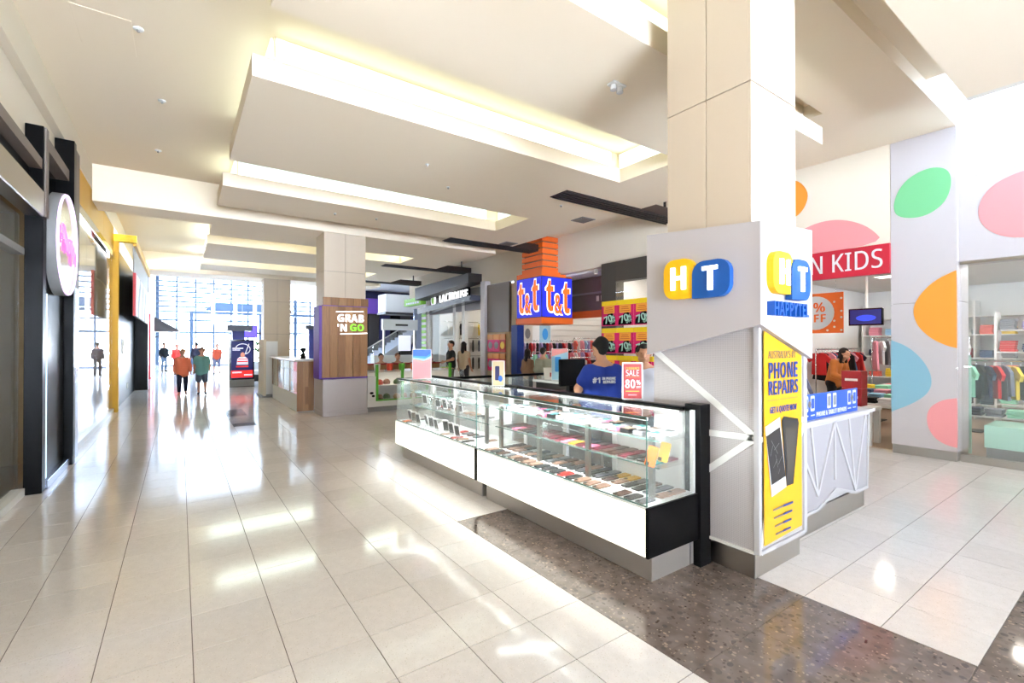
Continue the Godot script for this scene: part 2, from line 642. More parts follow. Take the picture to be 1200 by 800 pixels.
func ceilings() -> void:
	var c := struct("ceiling", G.new().box(-1.6, 7.3, HIGH, HIGH + 0.2, -8.2, 21.6), "ceiling")
	# near side, over and behind the camera
	obj("raft", G.new().box(0.56, 6.85, LOW, LOW + 0.22, -8.2, 1.25).box(0.8, 6.85, LOW + 0.22, HIGH, -8.2, 1.2), "ceiling", c)
	for m in [0.0, 9.2]:
		var b: float = 1.0 if m == 0.0 else 6.0
		var r0 := raft(c, 0.56, 6.8 if m == 0.0 else 7.2, 2.62 + m, 4.0 + m, b)
		var r1 := raft(c, 0.56, 7.2, 5.12 + m, 7.67 + m, b)
		var r2 := raft(c, 0.56, 7.2, 8.95 + m, 10.3 + m, b)
		# closed ends of the light slots
		for q in [[5.75, 4.0 + m, 5.12 + m, r1], [5.88, 7.67 + m, 8.95 + m, r2]]:
			obj("raft_end", G.new().box(q[0], 7.2, LOW, LOW + 0.22, q[1], q[2] - 0.001).box(q[0] + 0.22, 7.2, LOW + 0.22, HIGH, q[1], q[2]), "ceiling", c)
			led(q[3], q[0] + 0.19, q[0] + 0.21, q[1] + 0.05, q[2] + 0.18, -XV, 0.15 * b)
		obj("beam", G.new().box(-1.265, 7.2, 4.13, HIGH, 10.95 + m, 11.72 + m if m == 0.0 else 21.6), "ceiling", c)
	# strip of ceiling along the shops on the right
	obj("side_ceiling", G.new().box(7.2, 8.7, 4.6, 4.8, 1.7, 21.6).box(4.0, 7.2, 4.6, 4.8, 1.7, 2.62).box(6.8, 7.2, 4.6, 4.8, 2.62, 4.0), "ceiling", c)
	obj("light_well", G.new().box(4.0, 9.4, 4.8, 6.2, 1.7, 1.85).box(3.95, 4.0, 4.6, 6.2, 1.25, 2.62).box(4.0, 6.85, HIGH, 6.2, 1.15, 1.25).box(6.75, 6.85, LOW, 6.2, -8.2, 1.25), "white", c)
	obj("roof", G.new().box(6.75, 9.6, 6.2, 6.35, -8.2, 1.7).box(3.95, 9.6, 6.2, 6.35, 1.7, 1.85).box(3.95, 4.6, 6.2, 6.35, 1.15, 1.7), "white", c)
	obj("skylight", G.new().box(4.6, 6.75, 6.24, 6.26, 1.15, 1.7), "glass_clear", c)
	# louvred ventilation beams: slots of slats crossing the dropped ceiling and the side strip
	var k := 0
	for q in [[6.1, 5.3, 8.5], [10.35, 5.35, 8.6], [14.9, 5.4, 8.6], [19.2, 5.5, 8.6]]:
		var t := thing("louver_beam", ["dark brown louvred ceiling beam over the phone kiosk", "dark brown louvred ceiling beam above the orange striped column", "dark brown louvred ceiling beam beside the dark blade canopy sign", "dark brown louvred ceiling beam furthest along the food hall side"][k], "beam", P((q[1] + q[2]) / 2, LOW - 0.02, q[0]), "louvred ceiling beams")
		k += 1
		obj("frame", G.new().box(q[1], q[2], LOW - 0.012, LOW + 0.0, q[0] - 0.22, q[0] + 0.22).box(7.22, q[2], LOW, LOW + 0.16, q[0] - 0.22, q[0] + 0.22), "louver", t)
		for s in 5:
			var d: float = q[0] - 0.18 + 0.09 * s
			obj("slat", G.new().box(q[1] + 0.03, q[2], LOW - 0.03, LOW - 0.012, d - 0.012, d + 0.012), "charcoal", t)
		obj("hanger", G.new().box(q[2] - 0.3, q[2] - 0.26, LOW + 0.16, 4.6, q[0] - 0.02, q[0] + 0.02), "louver", t)

func walls() -> void:
	struct("wall_left", G.new().box(-1.8, -1.27, 4.36, HIGH, -8.2, 22).box(-1.8, -1.362, 3.6, 4.36, -8.2, 9.1), "cream")
	struct("wall_left", G.new().box(-1.8, -1.27, 0, 3.6, -8.2, 3.2), "cream")
	struct("wall_left", G.new().box(-1.8, -1.42, 0, 6.9, 22, 42), "cream")
	struct("wall_back", G.new().box(4.02, 16, 0, 6.2, -8.4, -8.2).box(-1.8, 4.02, 4.15, 6.2, -8.4, -8.2), "white")
	# glazed entrance behind the camera, whose daylight falls along the floor
	var w := struct("window_4", G.new().box(-1.42, 4.02, 0, 0.1, -8.35, -8.25).box(-1.42, 4.02, 2.4, 2.5, -8.35, -8.25), "steel_blue")
	for k in 5:
		obj("mullion", G.new().box(-1.42 + 1.36 * k, -1.36 + 1.36 * k, 0.1, 4.15, -8.34, -8.26), "steel_blue", w)
		if k < 4:
			obj("pane", G.new().box(-1.36 + 1.36 * k, -0.06 + 1.36 * k, 0.1, 4.15, -8.305, -8.295), "glass_clear", w)
	struct("roof_entrance_canopy", G.new().box(-6, 14, 4.2, 4.45, -26, -8.41), "white")
	# wall over the shopfronts on the right, with openings below it
	for q in [[3.12, 4.6, 2.435, 6.0], [3.6, 4.6, 6.0, 8.25], [3.55, 4.6, 8.25, 12.1], [3.65, 4.6, 12.1, 20.4], [0.0, 3.12, 4.61, 6.0]]:
		struct("wall_right", G.new().box(8.65, 8.85, q[0], q[1], q[2], q[3]), "cream")
	struct("wall_shop_rear", G.new().box(14.4, 14.6, 0, 4.6, -8.2, 22), "white")
	for q in [[-4.2, -4.0], [4.6, 4.75], [8.2, 8.3], [12.6, 12.75], [18.6, 18.75]]:
		struct("wall_shop_side", G.new().box(8.85, 14.4, 0, 3.9, q[0], q[1]), "white")
	struct("ceiling_shops", G.new().box(9.26, 14.4, 2.92, 3.06, -8.2, 2.44), "white")
	struct("ceiling_shops", G.new().box(8.86, 14.4, 2.92, 3.06, 2.445, 4.6), "white")
	struct("ceiling_shops", G.new().box(8.86, 14.4, 3.5, 3.6, 4.75, 20.4), "white")
	struct("floor_food_court", G.new().box(8.86, 26, -0.02, 0.001, 20.41, 44), "tile_0")
	struct("floor_shops", G.new().box(8.85, 14.4, -0.02, 0.002, -8.2, 20.4), "shop_floor")
	struct("wall_far", G.new().box(12.4, 26, 0, 7, 42, 42.2).box(26, 26.2, 0, 7, 20, 42.2).box(14.4, 26, 0, 7, 20.4, 20.6).box(8.85, 14.4, 3.6, 7, 20.4, 20.6), "white")
	struct("wall_atrium_over", G.new().box(-6, 7.35, HIGH + 0.2, 7, 21.4, 21.6).box(-6, -5.8, 0, 7, 21.6, 42), "white")
	var sky := struct("window_5", G.new().box(-0.1, 6.1, 6.9, 7.1, 23.9, 24.0).box(-0.1, 6.1, 6.9, 7.1, 40.0, 40.1), "white")
	for k in 9:
		obj("mullion", G.new().box(-0.05, 6.05, 6.94, 7.04, 25.6 + 1.6 * k, 25.7 + 1.6 * k), "white", sky)
	for k in 3:
		obj("pane", G.new().box(0.0 + 2.0 * k, 1.98 + 2.0 * k, 6.98, 7.0, 24.0, 40.0), "glass_clear", sky)
	struct("ceiling_atrium", G.new().box(-6, 0, 6.9, 7.1, 21.4, 42.2).box(6, 7.5, 6.9, 7.1, 21.4, 42.2).box(0, 6, 6.9, 7.1, 21.4, 23.9).box(0, 6, 6.9, 7.1, 40.1, 42.2).box(7.5, 26, 5.2, 5.4, 20.6, 42.2).box(7.3, 7.5, 5.2, 7.1, 20.6, 42.2), "white")

func panel_column(called: String, label: String, x0: float, x1: float, d0: float, d1: float, top: float, seams: Array, mid: float) -> void:
	# a pillar faced with flush panels: shadow gaps between them are real
	var t := thing(called, label, "column", P((x0 + x1) / 2, 0, (d0 + d1) / 2))
	obj("core", G.new().box(x0 + 0.02, x1 - 0.02, 0, top, d0 + 0.02, d1 - 0.02), "joint", t)
	var ys := [0.0] + seams + [top]
	for k in ys.size() - 1:
		var a: float = ys[k] + (0.004 if k else 0.0)
		var b: float = ys[k + 1] - 0.004
		var xm := lerpf(x0, x1, 0.5)
		var dm := lerpf(d0, d1, mid)
		obj("panel", G.new().box(x0, xm - 0.003, a, b, d0, d0 + 0.02, 0.002), "column", t)
		obj("panel", G.new().box(xm + 0.003, x1, a, b, d0, d0 + 0.02, 0.002), "column", t)
		obj("panel", G.new().box(x0, x0 + 0.02, a, b, d0 + 0.0201, dm - 0.003, 0.002), "column", t)
		obj("panel", G.new().box(x0, x0 + 0.02, a, b, dm + 0.003, d1, 0.002), "column", t)
		obj("panel", G.new().box(x1 - 0.02, x1, a, b, d0 + 0.0201, d1, 0.002), "column", t)

func atrium() -> void:
	# glazed end of the building: mullions, louvre blades and panes, each its own piece
	var w := struct("window_1", G.new().box(-6, 12.4, 0, 0.12, 41.9, 42.1).box(-6, 12.4, 6.7, 6.9, 41.9, 42.1), "steel_blue")
	mt("mullion", Color(0.30, 0.38, 0.48), 0.5)
	mt("blade", Color(0.36, 0.44, 0.54), 0.5)
	for k in 17:
		var x := -5.9 + 1.14 * k
		var thick := 0.26 if k in [3, 4, 12] else 0.12
		obj("mullion", G.new().box(x - thick / 2, x + thick / 2, 0.12, 6.7, 41.9, 42.1), "mullion", w)
		if k < 16:
			obj("pane", G.new().box(x + 0.04, x + 1.10, 0.12, 6.7, 41.99, 42.01), "glass_clear", w)
	for k in 8:
		var y := 3.9 + 0.36 * k
		obj("louvre_blade", G.new().box(-5.9, 12.4, y, y + 0.12, 41.6, 41.85), "blade", w)
	for y in [1.1, 2.4, 3.3]:
		obj("transom", G.new().box(-5.9, 12.4, y, y + 0.12, 41.88, 41.98), "mullion", w)

# ---------------------------------------------------------------- the phone kiosk

const DV := Vector3(0, 0, -1)   # along the concourse
const XV := Vector3(1, 0, 0)
const UV := Vector3(0, 1, 0)

func pv(a: Array) -> PackedVector2Array:
	var p := PackedVector2Array()
	for q in a:
		p.append(Vector2(q[0], q[1]))
	return p

func dots_tex(bg: Color, dot: Color, r: float) -> ImageTexture:
	var im := Image.create(64, 64, false, Image.FORMAT_RGB8)
	for y in 64:
		for x in 64:
			var a := Vector2(fposmod(x, 32) - 16, fposmod(y, 32) - 16).length()
			im.set_pixel(x, y, dot if a < r else bg)
	return ImageTexture.create_from_image(im)

func kiosk_pillar() -> void:
	mt("perforated", Color(1, 1, 1), 0.5)
	tri_tex("perforated", dots_tex(Color(0.76, 0.74, 0.745), Color(0.64, 0.62, 0.63), 9.0), 50.0)
	panel_column("panelled_column", "tall cream panelled column rising out of the white phone kiosk pillar", 3.257, 3.92, 1.7, 2.39, HIGH, [3.46], 0.5)
	var t := thing("kiosk_pillar", "grey perforated kiosk pillar with white angular head panels and steel base", "pillar", P(3.5, 0, 2.0))
	obj("kick_plate", G.new().box(3.22, 3.88, 0, 0.2, 1.66, 2.42, 0.004), "steel", t)
	obj("side_panel", G.new().box(3.18, 3.24, 0.2, 1.8, 1.62, 2.47, 0.003), "perforated", t)
	obj("side_panel", G.new().box(3.2401, 3.87, 0.2, 1.8, 1.62, 1.68, 0.003), "perforated", t)
	obj("side_panel", G.new().box(3.82, 3.8701, 0.2, 1.8, 1.681, 2.47, 0.003), "perforated", t)
	# white edging and ribs on the face towards the concourse
	var rib := func(x, a, b): return G.new().bar(P(x, a[1], a[0]), P(x, b[1], b[0]), 0.045, 0.012, XV)
	for q in [[[2.46, 1.56], [1.65, 0.99]], [[2.46, 0.94], [1.65, 0.973]], [[2.46, 0.10 + 0.2], [1.65, 0.962]]]:
		obj("rib", rib.call(3.176, q[0], q[1]), "white", t)
	obj("edging", G.new().box(3.168, 3.20, 0.19, 1.76, 1.605, 1.645, 0.003), "desk_white", t)
	obj("edging", G.new().box(3.168, 3.20, 0.185, 0.205, 1.6451, 2.47), "white", t)
	obj("edging", G.new().box(3.83, 3.878, 0.19, 1.76, 1.605, 1.645, 0.003), "desk_white", t)
	obj("edging", G.new().box(3.2, 3.83, 0.185, 0.215, 1.605, 1.64), "desk_white", t)
	for q in [[[3.2, 0.96], [3.87, 1.05]], [[3.2, 0.24], [3.3, 0.5]], [[3.87, 1.05], [3.77, 0.9]]]:
		obj("rib", G.new().bar(P(q[0][0], q[0][1], 1.6145), P(q[1][0], q[1][1], 1.6145), 0.035, 0.01, DV), "white", t)
	obj("head_panel", G.new().prism(pv([[1.575, 2.425], [2.49, 2.50], [2.49, 1.525], [1.575, 1.74]]), P(3.17, 0, 0), DV, UV, 0.05), "pillar_white", t)
	obj("head_panel", G.new().prism(pv([[3.12, 2.425], [3.885, 2.466], [3.885, 1.50], [3.12, 1.74]]), P(0, 0, 1.57), XV, UV, 0.05), "pillar_white", t)
	obj("head_panel", G.new().box(3.83, 3.88, 1.8, 2.46, 1.621, 2.49), "pillar_white", t)
	obj("head_top", G.new().box(3.17, 3.257, 2.36, 2.40, 1.62, 2.47).box(3.257, 3.83, 2.36, 2.40, 1.62, 1.7), "pillar_white", t)
	# lit logo blocks: a yellow leaf with an H, a blue leaf with a T
	var lg := thing("logo_sign", "lit yellow H and blue T logo on the pillar face towards the concourse", "sign", P(3.12, 1.94, 2.02))
	logo(lg, P(3.12, 2.10, 2.162), -DV, 0.265, 0.30, P(3.12, 2.075, 1.895), 0.29, 0.265)
	var l2 := thing("logo_sign", "yellow H and blue T logo with blue lettering on the daylit pillar face", "sign", P(3.45, 1.8, 1.57))
	logo(l2, P(3.342, 2.095, 1.57), XV, 0.285, 0.285, P(3.582, 2.062, 1.57), 0.285, 0.285)
	text("lettering", "HAPPYTEL", P(3.458, 1.848, 1.545), 0.13, XV, "blue_sign", l2, 0.05, true, 0.84)
	# printed banner
	var b := thing("repair_banner", "yellow phone repair banner with cracked phones hung on the kiosk pillar", "banner", P(3.48, 0.24, 1.6))
	obj("sheet", G.new().prism(pv([[3.225, 0.245], [3.775, 0.265], [3.775, 1.525], [3.225, 1.70]]), P(0, 0, 1.6), XV, UV, 0.004), "yellow_banner", b)
	var f := 1.5935
	text("lettering", "AUSTRALIA'S #1", P(3.47, 1.535, f), 0.07, XV, "print_grey", b, 0.002, false, 0.80)
	text("lettering", "PHONE", P(3.485, 1.425, f), 0.155, XV, "print_blue", b, 0.002, true, 0.83)
	text("lettering", "REPAIRS", P(3.485, 1.305, f), 0.135, XV, "print_blue", b, 0.002, true, 0.83)
	obj("rule", G.new().box(3.265, 3.70, 1.222, 1.225, f - 0.001, f + 0.001), "print_grey", b)
	text("lettering", "GET A QUOTE NOW", P(3.485, 1.155, f), 0.06, XV, "print_blue", b, 0.002, true, 0.72)
	var ph := obj("phone_print", G.new().prism(pv([[3.225, 1.05], [3.43, 1.10], [3.522, 0.595], [3.31, 0.562]]), P(0, 0, f), XV, UV, 0.002), "print_white", b)
	obj("screen_print", G.new().prism(pv([[3.235, 0.985], [3.425, 1.03], [3.505, 0.675], [3.31, 0.645]]), P(0, 0, f - 0.0015), XV, UV, 0.001), "charcoal", ph)
	for k in 7:
		var a := Vector2(3.30 + 0.02 * k, 0.95 - 0.035 * k)
		obj("crack_print", G.new().bar(P(a.x, a.y, f - 0.0032), P(a.x + [0.09, -0.03, 0.07, 0.03, -0.05, 0.05, -0.02][k], a.y - [0.1, 0.07, -0.04, 0.09, 0.05, -0.05, 0.03][k], f - 0.0032), 0.003, 0.0006, DV), "mid_grey", ph)
	var p2 := obj("phone_print", G.new().prism(pv([[3.46, 1.075], [3.49, 1.10], [3.70, 1.065], [3.715, 1.03], [3.63, 0.60], [3.53, 0.60], [3.51, 0.72]]), P(0, 0, f), XV, UV, 0.002), "charcoal", b)
	obj("screen_print", G.new().prism(pv([[3.50, 1.02], [3.685, 0.99], [3.625, 0.68], [3.535, 0.69]]), P(0, 0, f - 0.0015), XV, UV, 0.001), "taupe_dark", p2)
	for k in 4:
		obj("fine_print", G.new().box(3.33 + 0.012 * k, 3.47, 0.462 - 0.058 * k, 0.474 - 0.058 * k, f - 0.001, f + 0.001), "print_grey", b)
		obj("fine_print", G.new().box(3.475, 3.62 - 0.012 * k, 0.462 - 0.058 * k, 0.476 - 0.058 * k, f - 0.001, f + 0.001), "print_blue", b)

func logo(t: Node3D, ya: Vector3, r: Vector3, w: float, h: float, ba: Vector3, w2: float, h2: float) -> void:
	var out := r.cross(UV)
	var y := obj("yellow_leaf", G.new().prism(rounded(w, h, [0.09, 0.0, 0.09, 0.09]), ya + out * 0.045, r, UV, 0.045), "yellow_lit", t)
	text("letter", "H", ya + out * 0.05, 0.24, r, "letter_white", y, 0.02, true, 0.95)
	var b := obj("blue_leaf", G.new().prism(rounded(w2, h2, [0.0, 0.09, 0.09, 0.09]), ba + out * 0.055, r, UV, 0.045), "blue_lit", t)
	text("letter", "T", ba + out * 0.06, 0.24, r, "letter_white", b, 0.02, true, 0.95)

func display_case(label: String, d0: float, d1: float, near_end: bool) -> Node3D:
	var t := thing("display_case", label, "display case", P(2.8, 0, (d0 + d1) / 2), "glass display cases of the kiosk")
	obj("kick_plate", G.new().box(2.61, 3.04, 0, 0.2, d0 + 0.045, d1 - 0.02, 0.003), "kick", t)
	obj("body", G.new().box(2.53, 3.07, 0.2, 0.505, d0 + 0.012, d1, 0.002), "white", t)
	obj("light_panel", G.new().box(2.5, 2.5299, 0.205, 0.515, d0 + 0.012, d1 - 0.012, 0.003), "panel_led", t)
	area("panel_light", P(2.49, 0.36, (d0 + d1) / 2), -XV, d1 - d0 - 0.1, 0.28, 0.22, Color(1, 0.98, 0.93))
	obj("deck", G.new().box(2.505, 3.06, 0.516, 0.53, d0 + 0.012, d1, 0.002), "deck_white", t)
	if near_end:
		obj("end_panel", G.new().box(2.5, 3.06, 0.2, 0.53, d0 - 0.012, d0 + 0.0119, 0.002), "black", t)
		obj("end_fin", G.new().box(3.06, 3.19, 0.0, 1.17, d0 - 0.03, d0 + 0.10, 0.003), "black", t)
		obj("end_bracket", G.new().box(3.045, 3.06, 0.0, 0.2, d0 + 0.02, d0 + 0.06), "chrome", t)
		obj("end_glass", G.new().box(2.53, 3.05, 0.531, 1.118, d0 + 0.012, d0 + 0.02), "glass", t)
		obj("end_trim", G.new().box(3.035, 3.058, 0.531, 1.13, d0 + 0.012, d0 + 0.04), "white", t)
	else:
		obj("end_strip", G.new().box(2.493, 2.53, 0.205, 0.53, d0 - 0.02, d0 + 0.0119), "black", t)
		obj("end_glass", G.new().box(2.53, 3.05, 0.531, 1.118, d1 - 0.02, d1 - 0.012), "glass", t)
	obj("front_glass", G.new().box(2.515, 2.523, 0.531, 1.12, d0 + 0.015, d1 - 0.015), "glass", t)
	obj("glass_edge", G.new().box(2.514, 2.524, 0.531, 0.537, d0 + 0.015, d1 - 0.015), "glass_edge", t)
	obj("glass_edge", G.new().box(2.512, 2.517, 1.12, 1.129, d0 + 0.013, d1 - 0.013), "glass_edge", t)
	obj("glass_edge", G.new().box(2.514, 2.5235, 0.531, 1.12, d0 + 0.012, d0 + 0.016), "glass_edge", t)
	obj("top_glass", G.new().box(2.517, 3.06, 1.121, 1.13, d0 + 0.013, d1 - 0.013), "glass", t)
	obj("rear_rail", G.new().box(3.035, 3.10, 1.115, 1.145, d0 + 0.1 if near_end else d0, d1, 0.003), "black", t)
	obj("front_rail", G.new().box(2.524, 2.534, 1.105, 1.12, d0 + 0.02, d1 - 0.02), "charcoal", t)
	obj("light_bar", G.new().box(2.535, 2.55, 1.10, 1.12, d0 + 0.03, d1 - 0.03), "case_led", t)
	area("case_light", P(2.60, 1.09, (d0 + d1) / 2), Vector3(0.9, -1, 0), d1 - d0 - 0.1, 0.04, 4.0, Color(0.96, 1, 0.99))
	obj("light_bar", G.new().box(2.995, 3.02, 1.10, 1.118, d0 + 0.12, d1 - 0.03), "case_led", t)
	area("case_light", P(2.98, 1.085, (d0 + d1) / 2), Vector3(0.3, -1, 0), d1 - d0 - 0.2, 0.04, 0.8, Color(0.96, 1, 0.99))
	for y in [0.745, 0.93]:
		var sh := obj("shelf", G.new().box(2.70, 3.03, y, y + 0.008, d0 + 0.05, d1 - 0.05), "glass", t)
		obj("glass_edge", G.new().box(2.697, 2.70, y, y + 0.009, d0 + 0.05, d1 - 0.05), "glass_edge", sh)
	var n := 3
	for k in n + 1:
		var d := lerpf(d0 + 0.13, d1 - 0.13, float(k) / n)
		obj("shelf_post", G.new().box(2.705, 2.735, 0.531, 0.96, d - 0.02, d + 0.02), "steel", t)
		obj("rear_post", G.new().box(3.03, 3.065, 0.531, 1.10, d - 0.025, d + 0.025), "white", t)
		if k < n:
			var e := lerpf(d0 + 0.13, d1 - 0.13, float(k + 1) / n)
			obj("rear_panel", G.new().box(3.045, 3.055, 0.531, 0.93 if k != 1 else 1.09, d + 0.026, e - 0.026), ["white", "acrylic", "mid_grey"][k], t)
	return t

func display_counter() -> void:
	display_case("glass display case nearest the kiosk pillar, with black end panel and lit front", 2.0, 4.16, true)
	display_case("glass display case at the far end of the lit kiosk counter", 4.18, 6.40, false)
	# phone cases laid out in rows
	var cols := {"black": Color(0.05, 0.05, 0.06), "charcoal": Color(0.16, 0.16, 0.18), "brown": Color(0.30, 0.19, 0.15), "grey": Color(0.42, 0.42, 0.44), "navy": Color(0.10, 0.14, 0.30), "red": Color(0.80, 0.15, 0.12), "maroon": Color(0.42, 0.10, 0.17), "pink": Color(0.86, 0.45, 0.58), "teal": Color(0.20, 0.60, 0.60), "gold": Color(0.85, 0.65, 0.20), "white": Color(0.90, 0.90, 0.90), "orange": Color(0.93, 0.45, 0.10), "tan": Color(0.62, 0.48, 0.40)}
	for k in cols:
		mt("case_" + k, cols[k], 0.35)
	var flat := G.new().prism(rounded(0.142, 0.072, [0.011, 0.011, 0.011, 0.011], 3), Vector3(0, 0.01, 0), XV, -DV * -1.0, 0.01).mesh()
	var lens := G.new().prism(rounded(0.026, 0.026, [0.006, 0.006, 0.006, 0.006], 2), Vector3(-0.055, 0.0115, -0.018), XV, DV, 0.0015).mesh()
	shapes["flat"] = flat
	shapes["lens"] = lens
	var lay := func(x, y, d, color, where, grp):
		var o := thing("phone_case", "%s phone case lying flat %s" % [color, where], "phone case", P(x, y + 0.0005, d), grp)
		put("shell", flat, "case_" + color, o, Transform3D(Basis(), o.position))
		put("camera_hole", lens, "black" if color != "black" else "mid_grey", o, Transform3D(Basis(), o.position))
		o.rotation.y = rng.randf_range(-0.015, 0.015)
	var deckc := ["black", "charcoal", "grey", "brown", "grey", "charcoal", "navy", "tan", "black", "grey", "tan", "charcoal"]
	for j in 20:
		for i in 3:
			if rng.randf() < 0.04:
				continue
			var c: String = pick(deckc)
			if j in [2, 3] and i == 0:
				c = ["brown", "maroon"][j - 2]
			if j == 8 and i == 0:
				c = "red"
			if j in [4, 5] and i == 2:
				c = "gold"
			lay.call([2.612, 2.812, 2.958][i], 0.53, 2.10 + 0.102 * j, c, "on the white deck of the case nearest the pillar", "phone cases on the nearer deck")
	for j in 21:
		for i in 2:
			var c: String = pick(["maroon", "black", "brown", "pink", "maroon", "charcoal", "brown", "black"])
			if j in [9, 10] and i == 0:
				c = "gold" if j == 9 else "pink"
			if j < 4:
				c = pick(["teal", "pink", "maroon", "black"])
			lay.call(2.81 + 0.147 * i, 0.753, 2.16 + 0.093 * j, c, "on the lower glass shelf nearest the pillar", "phone cases on the nearer lower shelf")
	# boxed accessories on the upper shelf
	var pk := G.new().aabb(Vector3(-0.05, 0, -0.045), Vector3(0.05, 0.035, 0.045), 0.003).mesh()
	var lab := G.new().aabb(Vector3(-0.04, 0.035, -0.035), Vector3(0.04, 0.0362, 0.035)).mesh()
	for j in 16:
		for i in 2:
			var c: String = ["white", "white", "grey", "white", "black", "white", "pink"][(j * 2 + i * 3) % 7]
			var o := thing("accessory_box", "small %s accessory box on the upper glass shelf nearest the pillar" % c, "box", P(2.79 + 0.15 * i, 0.9385, 2.15 + 0.125 * j), "boxes on the nearer upper shelf")
			put("carton", pk, "case_" + c, o, Transform3D(Basis(), o.position))
			put("printed_label", lab, "case_" + ["teal", "charcoal", "tan"][(i + j) % 3], o, Transform3D(Basis(), o.position))
	# two cases propped upright by the end glass
	for q in [["orange", 2.68, 2.10, 0.3], ["gold", 2.86, 2.13, -0.3]]:
		var o := thing("propped_case", "%s phone case propped upright inside the end glass" % q[0], "phone case", P(q[1], 0.753, q[2]))
		put("shell", flat, "case_" + q[0], o, Transform3D(Basis.from_euler(Vector3(0.2, 0.5, 1.25)), o.position + Vector3(0, 0.075, 0)))
		put("camera_hole", lens, "black", o, Transform3D(Basis.from_euler(Vector3(0.2, 0.5, 1.25)), o.position + Vector3(0, 0.075, 0)))
	# far case: handsets on easels, a few flat cases
	for j in 15:
		for i in 2:
			if rng.randf() < 0.35:
				continue
			lay.call(2.615 + 0.215 * i, 0.53, 4.4 + 0.13 * j, pick(["black", "red", "tan", "grey", "orange", "white", "brown"]), "on the white deck of the farther display case", "phone cases on the farther deck")
	for j in 12:
		lay.call(2.93, 0.753, 4.45 + 0.15 * j, pick(["red", "white", "black", "grey", "tan"]), "on the lower glass shelf of the farther case", "phone cases on the farther lower shelf")
	var stand := thing("handset_easel", "white framed handset standing on a small easel in the farther case", "phone", Vector3.ZERO, "handsets standing in the farther case")
	var tilt := Basis.from_euler(Vector3(0.25, 0, 0))
	put("handset", G.new().prism(rounded(0.075, 0.15, [0.012, 0.012, 0.012, 0.012], 3), Vector3(0, 0, 0.01), XV, UV, 0.01).mesh(), "case_white", stand, Transform3D(tilt.rotated(Vector3.UP, -1.2), Vector3(0, 0.09, 0)))
	put("handset_screen", G.new().prism(rounded(0.062, 0.115, [0.003, 0.003, 0.003, 0.003], 2), Vector3(0, 0, 0.0108), XV, UV, 0.001).mesh(), "case_charcoal", stand, Transform3D(tilt.rotated(Vector3.UP, -1.2), Vector3(0, 0.09, 0)))
	put("easel", G.new().aabb(Vector3(-0.03, 0, -0.045), Vector3(0.03, 0.012, 0.045), 0.003).aabb(Vector3(-0.005, 0.012, -0.03), Vector3(0.02, 0.06, 0.03), 0.003).mesh(), "acrylic", stand, Transform3D())
	var at := []
	for j in 9:
		at.append(P(2.60 + 0.02 * (j % 3), 0.5305, 4.75 + 0.18 * j))
	for j in 6:
		at.append(P(2.80, 0.7535, 5.05 + 0.2 * j))
	stand.position = at[0]
	for k in range(1, at.size()):
		copy(stand, at[k], 0.15 * ((k * 7) % 5 - 2))

func sign_holder(label: String, at: Vector3, w: float, h: float, turn: float) -> Node3D:
	var t := thing("poster_stand", label, "sign", Vector3.ZERO)
	obj("base", G.new().aabb(Vector3(-w / 2, 0, -0.04), Vector3(w / 2, 0.006, 0.04), 0.002), "acrylic", t)
	obj("frame", G.new().aabb(Vector3(-w / 2 - 0.008, 0.006, -0.006), Vector3(w / 2 + 0.008, h + 0.012, 0.0), 0.002), "white_gloss", t)
	t.set_meta("at", at)
	t.set_meta("turn", turn)
	return t

func place(t: Node3D) -> void:
	t.position = t.get_meta("at")
	t.rotation.y = t.get_meta("turn")
	t.remove_meta("at")
	t.remove_meta("turn")

